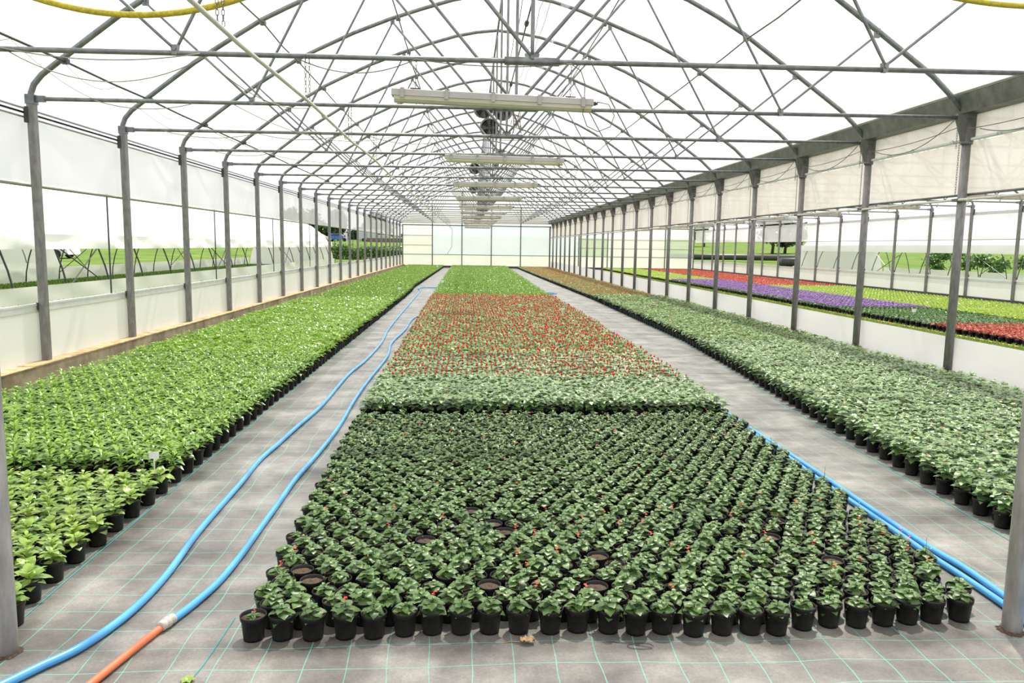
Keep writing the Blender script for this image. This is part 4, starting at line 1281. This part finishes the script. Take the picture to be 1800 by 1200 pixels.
plant_bed('lime', grid(13.0, 30.0, cL, cR, seed=14), 'potted_lime_plant', 'lime plant, %s in from the front edge, %s row by far wall',
          'lime green plants along the far wall', 'lime_plants', 'remaining lime green plants of the bed along the far right wall', lodf=LODF, lod=2, seed=14)
merged('redleaf', [(c[2], c[3]) for c in grid(30.1, 52.2, cL, cR, 0.112, 0.11, seed=15) if in_view(c[2], c[3])], 'red_leaf_plants', 'red-leaved plants in the far half of the bed along the far wall', LODF, 15)

# weeds between white sheet and yellow hose
def tufts(name, lab, area, n, mat, hmin, hmax, seed, flowers=None, ground=lambda x, y: 0.0, wid=0.02):
    r = np.random.default_rng(seed)
    x = r.uniform(area[0], area[1], n); y = r.uniform(area[2], area[3], n)
    h = r.uniform(hmin, hmax, n); a = r.uniform(0, 6.283, n); w = r.uniform(.5, 1, n) * wid
    lx, ly = r.normal(0, .35, n) * h, r.normal(0, .35, n) * h
    z0 = np.array([ground(p, q) for p, q in zip(x, y)])
    dx, dy = np.cos(a) * w / 2, np.sin(a) * w / 2
    V = np.stack([np.stack([x - dx * .5, y - dy * .5, z0], 1), np.stack([x + dx * .5, y + dy * .5, z0], 1),
                  np.stack([x + dx + lx * .6, y + dy + ly * .6, z0 + h * .7], 1), np.stack([x + lx, y + ly, z0 + h], 1)], 1).reshape(-1, 3)
    F = np.arange(4 * n).reshape(-1, 4)
    mi = np.zeros(n, int)
    mats = [mat]
    if flowers:
        mats.append(flowers); mi[r.random(n) < 0.03] = 1
    me = mesh_from_arrays(name, V, F, mi, r.random(n), mats, False)
    o = bpy.data.objects.new(name, me); COL.objects.link(o)
    return tag(o, lab, 'weeds', kind='stuff')
tufts('weeds', 'low light green weeds between the white sheet and yellow hose', (8.25, 8.8, 9, 40), 15000, M['weed'], .02, .09, 21, M['orangeflower'], wid=.03)
tufts('grass', 'pale grass growing outside the left wall', (-8.9, -5.0, 6, 50), 22000, M['weed'], .04, .20, 22, None, terr, wid=.03)
tufts('grass', 'grass tufts along the hoop tunnel on the right', (18.6, 19.4, 18, 46), 5000, M['weed'], .04, .25, 23, None, terr, wid=.03)

# small things on floor and in beds
b = MB()
rr = random.Random(9)
nn = 9
vs = []
for i in range(nn):
    for j in range(nn):
        u, v = i / (nn - 1) - .5, j / (nn - 1) - .5
        vs.append((u * .055, v * .035 * (1 - u * u * 2), 0.012 + 0.014 * abs(math.sin(u * 9 + v * 5)) + rr.uniform(0, .006)))
b.add(vs, [(i * nn + j, i * nn + j + 1, (i + 1) * nn + j + 1, (i + 1) * nn + j) for i in range(nn - 1) for j in range(nn - 1)])
b.tube([(-.02, 0, .012), (-.06, .01, .01), (-.09, .004, .008)], 0.0015, 5)
o = b.build('dry_leaf', M['dry'], smooth=True); o.location = (0.232, 2.755, -0.006)
tag(o, 'crumpled dry brown leaf lying before the front row of salvia pots', 'leaf')
b = MB()
b.tube(smooth_path([(0.66 + 0.05 * math.cos(a), 2.72 + 0.022 * math.sin(a), .003) for a in [i * .8 for i in range(8)]] + [(0.60, 2.745, .003), (0.53, 2.76, .004)]), 0.0013, 4)
tag(b.build('wire_loop', M['dark']), 'small dark wire curl on the cloth before the salvia pots', 'wire')
tp = TP_(); r_ = np.random.default_rng(4)
for j in range(6):
    V, F = leaf(.028, .018, 3, 'ovate', .2, .5)
    tp.add(place_leaf(V, j * 1.05, .4, (0, 0, .004)), F, 0, .6)
me = mesh_from_arrays('seedling', *tp.arr(), [M['broad']])
o = bpy.data.objects.new('weed_seedling', me); COL.objects.link(o); o.location = (-0.955, 2.535, 0)
tag(o, 'tiny green weed seedling in the cloth seam beside the orange hose', 'weed')
for (x, y, z, w, lab) in [(-1.93, 4.72, .17, .06, 'white plant label in the left bed where the two plant kinds meet'), (-1.98, 22.0, .24, .09, 'white plant label standing far back at the left bed edge'),
                          (-0.93, 27.0, .22, .10, 'white plant label at the left edge of the middle bed'), (9.75, 16.3, .2, .10, 'white plant label in the dark green patch before the purple flowers'),
                          (-1.9, 46.0, .22, .12, 'white plant label near the far end of the left bed')]:
    b = MB()
    b.box((x - w / 2, y - .001, z), (x + w / 2, y + .001, z + w * .7)); b.box((x - .004, y - .001, 0.08), (x + .004, y + .001, z))
    tag(b.build('plant_label', M['label']), lab, 'label')

# ------------------------------------------------------------------ neighbouring tunnels
HOOP = [(2.75, 0.0), (2.72, 0.35), (2.62, 0.8), (2.45, 1.3), (2.2, 1.72), (1.8, 2.15), (1.3, 2.52), (0.7, 2.78), (0, 2.88)]
HOOP = HOOP + [(-x, z) for x, z in reversed(HOOP[:-1])]
def tunnel(xc, y0, y1, zg, pitch, lab, sk0, sk1, roll, legmat, openside):
    t = empty('poly_tunnel', (xc, y0, zg), lab, 'tunnel')
    Ln = y1 - y0
    top = [(x * 1.02, z + .03) for x, z in HOOP if z >= roll]
    top = [(x * 1.0, z) for x, z in top]
    ends = [(top[0][0] + .06, roll - .02)] + top + [(top[-1][0] - .06, roll - .02)]
    b = MB(); n = len(ends); m_ = 60
    rr = random.Random(int(xc))
    vs = []
    for j in range(m_ + 1):
        for i, (x, z) in enumerate(ends):
            vs.append((x, Ln * j / m_, z + (rr.uniform(-.02, .02) if 0 < i < n - 1 else rr.uniform(-.012, .012))))
    b.add(vs, [(j * n + i, j * n + i + 1, (j + 1) * n + i + 1, (j + 1) * n + i) for j in range(m_) for i in range(n - 1)])
    b.build('tunnel_cover', M['tunnel'], t, True)
    for s in (1, -1):
        sheet('rolled_edge', s * 2.60, roll - .03, roll + .30, 0, Ln, M['tunnel'], 0.09, parent=t, nz=5, step=.35, seed=int(abs(xc)) + s)
        sheet('skirt', s * 2.83, 0.0, sk1, 0, Ln, M['white_sheet'], 0.05, parent=t, nz=4, step=.3, seed=int(abs(xc)) + 3 + s)
    k = 0; y = 0.6
    me = None
    b = MB(); b.tube([(x, 0, z) for x, z in HOOP], 0.02, 6); me = b.data('hoop', legmat, True)
    while y < Ln:
        part('hoop', me, t, (0, y, 0)); y += pitch
    b = MB()
    for q in range(1, int(Ln / (pitch * 5))):
        yy = 0.6 + q * pitch * 5
        for s in (1, -1):
            b.tube([(s * 2.7, yy, .3), (s * 2.5, yy + pitch, 1.3)], 0.015, 5); b.tube([(s * 2.5, yy, 1.3), (s * 2.7, yy + pitch, .3)], 0.015, 5)
    b.build('cross_brace', legmat, t)
    # closed end at the far side
    n = len(HOOP)
    b = MB()
    b.add([(x, Ln, z) for x, z in HOOP] + [(0, Ln, 0)], [(i, i + 1, n) for i in range(n - 1)])
    b.build('end_sheet', M['tunnel'], t)
    return t
tunnel(-11.75, 7, 52.0, 0.07, 2.05, 'long low white plastic tunnel standing outside the left wall', 0, .47, 1.25, M['dark'], 1)
tunnel(22.3, 14, 45.5, 0.07, 2.0, 'long white hoop tunnel with rolled-up sides outside the far right wall', 0, .52, 1.45, M['gutter'], -1)
tunnel(-20.2, 10, 34.0, 0.07, 3.0, 'second white tunnel seen through the nearer one on the left', 0, .5, 1.3, M['gutter'], -1)
pts = [(x, y) for x in np.arange(-14.2, -9.3, .22) for y in np.arange(8, 51, .2)]
r_ = np.random.default_rng(31)
tp = TP_()
for (x, y) in pts:
    a = r_.uniform(0, 6.28)
    for j in range(4):
        V, F = flat_leaf(.12, .07, .3)
        tp.add(place_leaf(V, a + j * 1.57, .7, (x + r_.uniform(-.02, .02), y, .09)), F, 0, r_.random())
me = mesh_from_arrays('tunnel_seedlings', *tp.arr(), [M['lime'] if False else M['farleft']])
o = bpy.data.objects.new('tunnel_seedlings', me); COL.objects.link(o)
tag(o, 'rows of green seedlings growing inside the tunnel on the left', 'seedlings', kind='stuff')

# ------------------------------------------------------------------ far background
def leafmass(name, lab, cat, c, rad, n, mat, size, seed, parent=None, kind=None):
    r = np.random.default_rng(seed)
    nb = max(4, n // 260)
    cs = r.normal(0, .42, (nb, 3)) * np.array(rad)
    P = cs[r.integers(0, nb, n)] + r.normal(0, .17, (n, 3)) * np.array(rad)
    P[:, 2] = np.clip(P[:, 2], -rad[2] * .95, rad[2])
    P += np.array(c)
    nrm = r.normal(0, 1, (n, 3)); nrm /= np.linalg.norm(nrm, axis=1)[:, None]
    u = np.cross(nrm, r.normal(0, 1, (n, 3))); u /= np.linalg.norm(u, axis=1)[:, None]
    v = np.cross(nrm, u)
    s = size * r.uniform(.6, 1.3, (n, 1))
    V = np.stack([P - u * s, P - v * s * .6, P + u * s, P + v * s * .6], 1).reshape(-1, 3)
    me = mesh_from_arrays(name, V, np.arange(4 * n).reshape(-1, 4), np.zeros(n, int), r.random(n), [mat], False)
    o = bpy.data.objects.new(name, me); COL.objects.link(o)
    if parent: o.parent = parent
    return tag(o, lab, cat, kind=kind)
def tree(x, y, h, lab, seed, w=None):
    z = terr(x, y)
    t = empty('broadleaf_tree', (x, y, z - .1), lab, 'tree')
    b = MB(); b.tube([(0, 0, 0), (.1, 0, h * .25), (0, .1, h * .55)], [h * .035, h * .028, h * .015], 8); b.build('trunk', M['bark'], t, True)
    w = w or h * .38
    leafmass('crown', None, None, (0, 0, h * .58), (w, w, h * .42), 2600, M['treeleaf'], .28, seed, t)
tree(-31, 154, 6.5, 'dark tree behind the parked blue car on the left', 41)
tree(-26.5, 158, 7, 'big dark tree behind the van and the sign on the left', 42)
tree(-35, 158, 6.5, 'dark tree at the left end of the row behind the tunnel', 43)
tree(-20, 165, 6.5, 'dark tree above the roof of the silver van', 44)
tree(41.5, 104, 6.5, 'dark rounded tree beside the hoop tunnel end on the right', 45, 2.6)
tree(44.5, 107, 6.5, 'very dark tree behind the hoop tunnel end on the right', 46, 2.6)
tree(46, 150, 8, 'thin-trunked tree on the grass slope at the right', 47, 3.2)
for i, (x, y) in enumerate(((27.4, 36.5), (28.0, 40.5), (27.6, 44))):
    leafmass('garden_shrub', 'green shrub seen under the hoop tunnel on the right, %s from the front' % nth(i + 1), 'shrub', (x, y, 1.0), (.9, 1.6, .9), 1500, M['hedge'], .08, 50 + i)
# hedge rows behind the left tunnel
for i, (x0, x1) in enumerate(((-13.5, -9.6), (-9.5, -5.5))):
    leafmass('hedge', 'leafy green crop row behind the far left posts, %s section' % ('outer' if i == 0 else 'inner'), 'hedge', ((x0 + x1) / 2, 65.5, 0.75), ((x1 - x0) * .75, .5, .75), 5200, M['hedge'], .07, 60 + i)
for i, (x0, x1) in enumerate(((-38, -28), (-28, -16))):
    o = leafmass('treeline', 'dark belt of trees behind the parked vehicles, %s half' % ('outer' if i == 0 else 'inner'), 'trees', ((x0 + x1) / 2, 172, 3.8), (5.0, 2.0, 2.2), 7000, M['treeleaf'], .5, 80 + i, kind='stuff')
# yard: low wall, van, cars, sign
def vehicle(x, y, L_, H_, col, lab, name, cat, van, rz):
    z = terr(x, y)
    t = empty(name, (x, y, z), lab, cat, rz=rz)
    W_ = 1.9
    if van: prof = [(0, .35), (0, H_ * .92), (L_ * .04, H_), (L_ * .70, H_), (L_ * .86, H_ * .55), (L_ * .99, H_ * .45), (L_, .35)]
    else: prof = [(0, .3), (0, .85), (L_ * .06, .95), (L_ * .22, H_), (L_ * .58, H_), (L_ * .75, .95), (L_ * .97, .8), (L_, .3)]
    b = MB()
    b.prism([(q, z_) for q, z_ in prof], 1, -W_ / 2, W_ / 2)
    b.build('body', col, t)
    b = MB()
    if van: wp = [(L_ * .60, H_ * .58), (L_ * .60, H_ * .88), (L_ * .70, H_ * .88), (L_ * .82, H_ * .58)]
    else: wp = [(L_ * .16, .98), (L_ * .26, H_ - .08), (L_ * .55, H_ - .08), (L_ * .68, .98)]
    b.prism(wp, 1, -W_ / 2 - .01, W_ / 2 + .01)
    b.build('window', M['carglass'], t)
    for q in (.18, .8):
        for s in (-1, 1):
            b = MB(); b.tube([(L_ * q, s * W_ / 2 - .1, .33), (L_ * q, s * W_ / 2 + .03, .33)], .33, 14); b.build('wheel', M['tyre'], t)
    return t
vehicle(-21.3, 150, 6.3, 2.35, M['vanpaint'], 'silver van parked beyond the grass behind the far left posts', 'van', 'van', True, 0)
vehicle(-14.6, 152, 4.6, 1.6, M['vanpaint'], 'grey car parked just right of the silver van', 'car', 'car', False, 0)
vehicle(-26.8, 148, 4.2, 1.5, M['bluepaint'], 'blue car parked near the end of the left tunnel', 'car', 'car', False, 0)
vehicle(-34, 60, 4.3, 1.4, M['whitepaint'], 'white car seen through the left tunnel', 'car', 'car', False, 0)
vehicle(-30, 146, 4.2, 1.4, M['whitepaint'], 'white car parked beyond the end of the left tunnel', 'car', 'car', False, 0)
b = MB(); b.box((-23.6, 147, terr(-23, 147)), (-22.9, 147.1, terr(-23, 147) + 1.6)); b.box((-23.3, 147, terr(-23, 147) - .1), (-23.2, 147.1, terr(-23, 147)))
o = tag(b.build('sign_board', M['whitepaint']), 'white upright sign board standing left of the silver van', 'sign')
b = MB(); b.box((-23.55, 146.97, terr(-23, 147) + .8), (-23.25, 146.99, terr(-23, 147) + 1.2)); b.build('red_panel', M['red'], o)
b = MB(); b.box((-19.2, 146, terr(-15, 146) - .2), (-11, 146.3, terr(-15, 146) + .75))
tag(b.build('yard_wall', M['wallstone']), 'low brown wall in front of the parked vehicles', 'wall')
# black film rolls on the field at the right
b = MB(); b.tube([(19, 72, .78), (26, 72.5, .8), (32, 72.4, .78)], .28, 8)
tag(b.build('film_roll', M['dark'], smooth=True), 'long black plastic roll lying across the field on the right', 'roll')
b = MB(); b.tube([(25.5, 62, .55), (31, 62.8, .55)], .38, 10)
tag(b.build('film_roll', M['dark'], smooth=True), 'thick black plastic roll nearer the hoop tunnel on the right', 'roll')
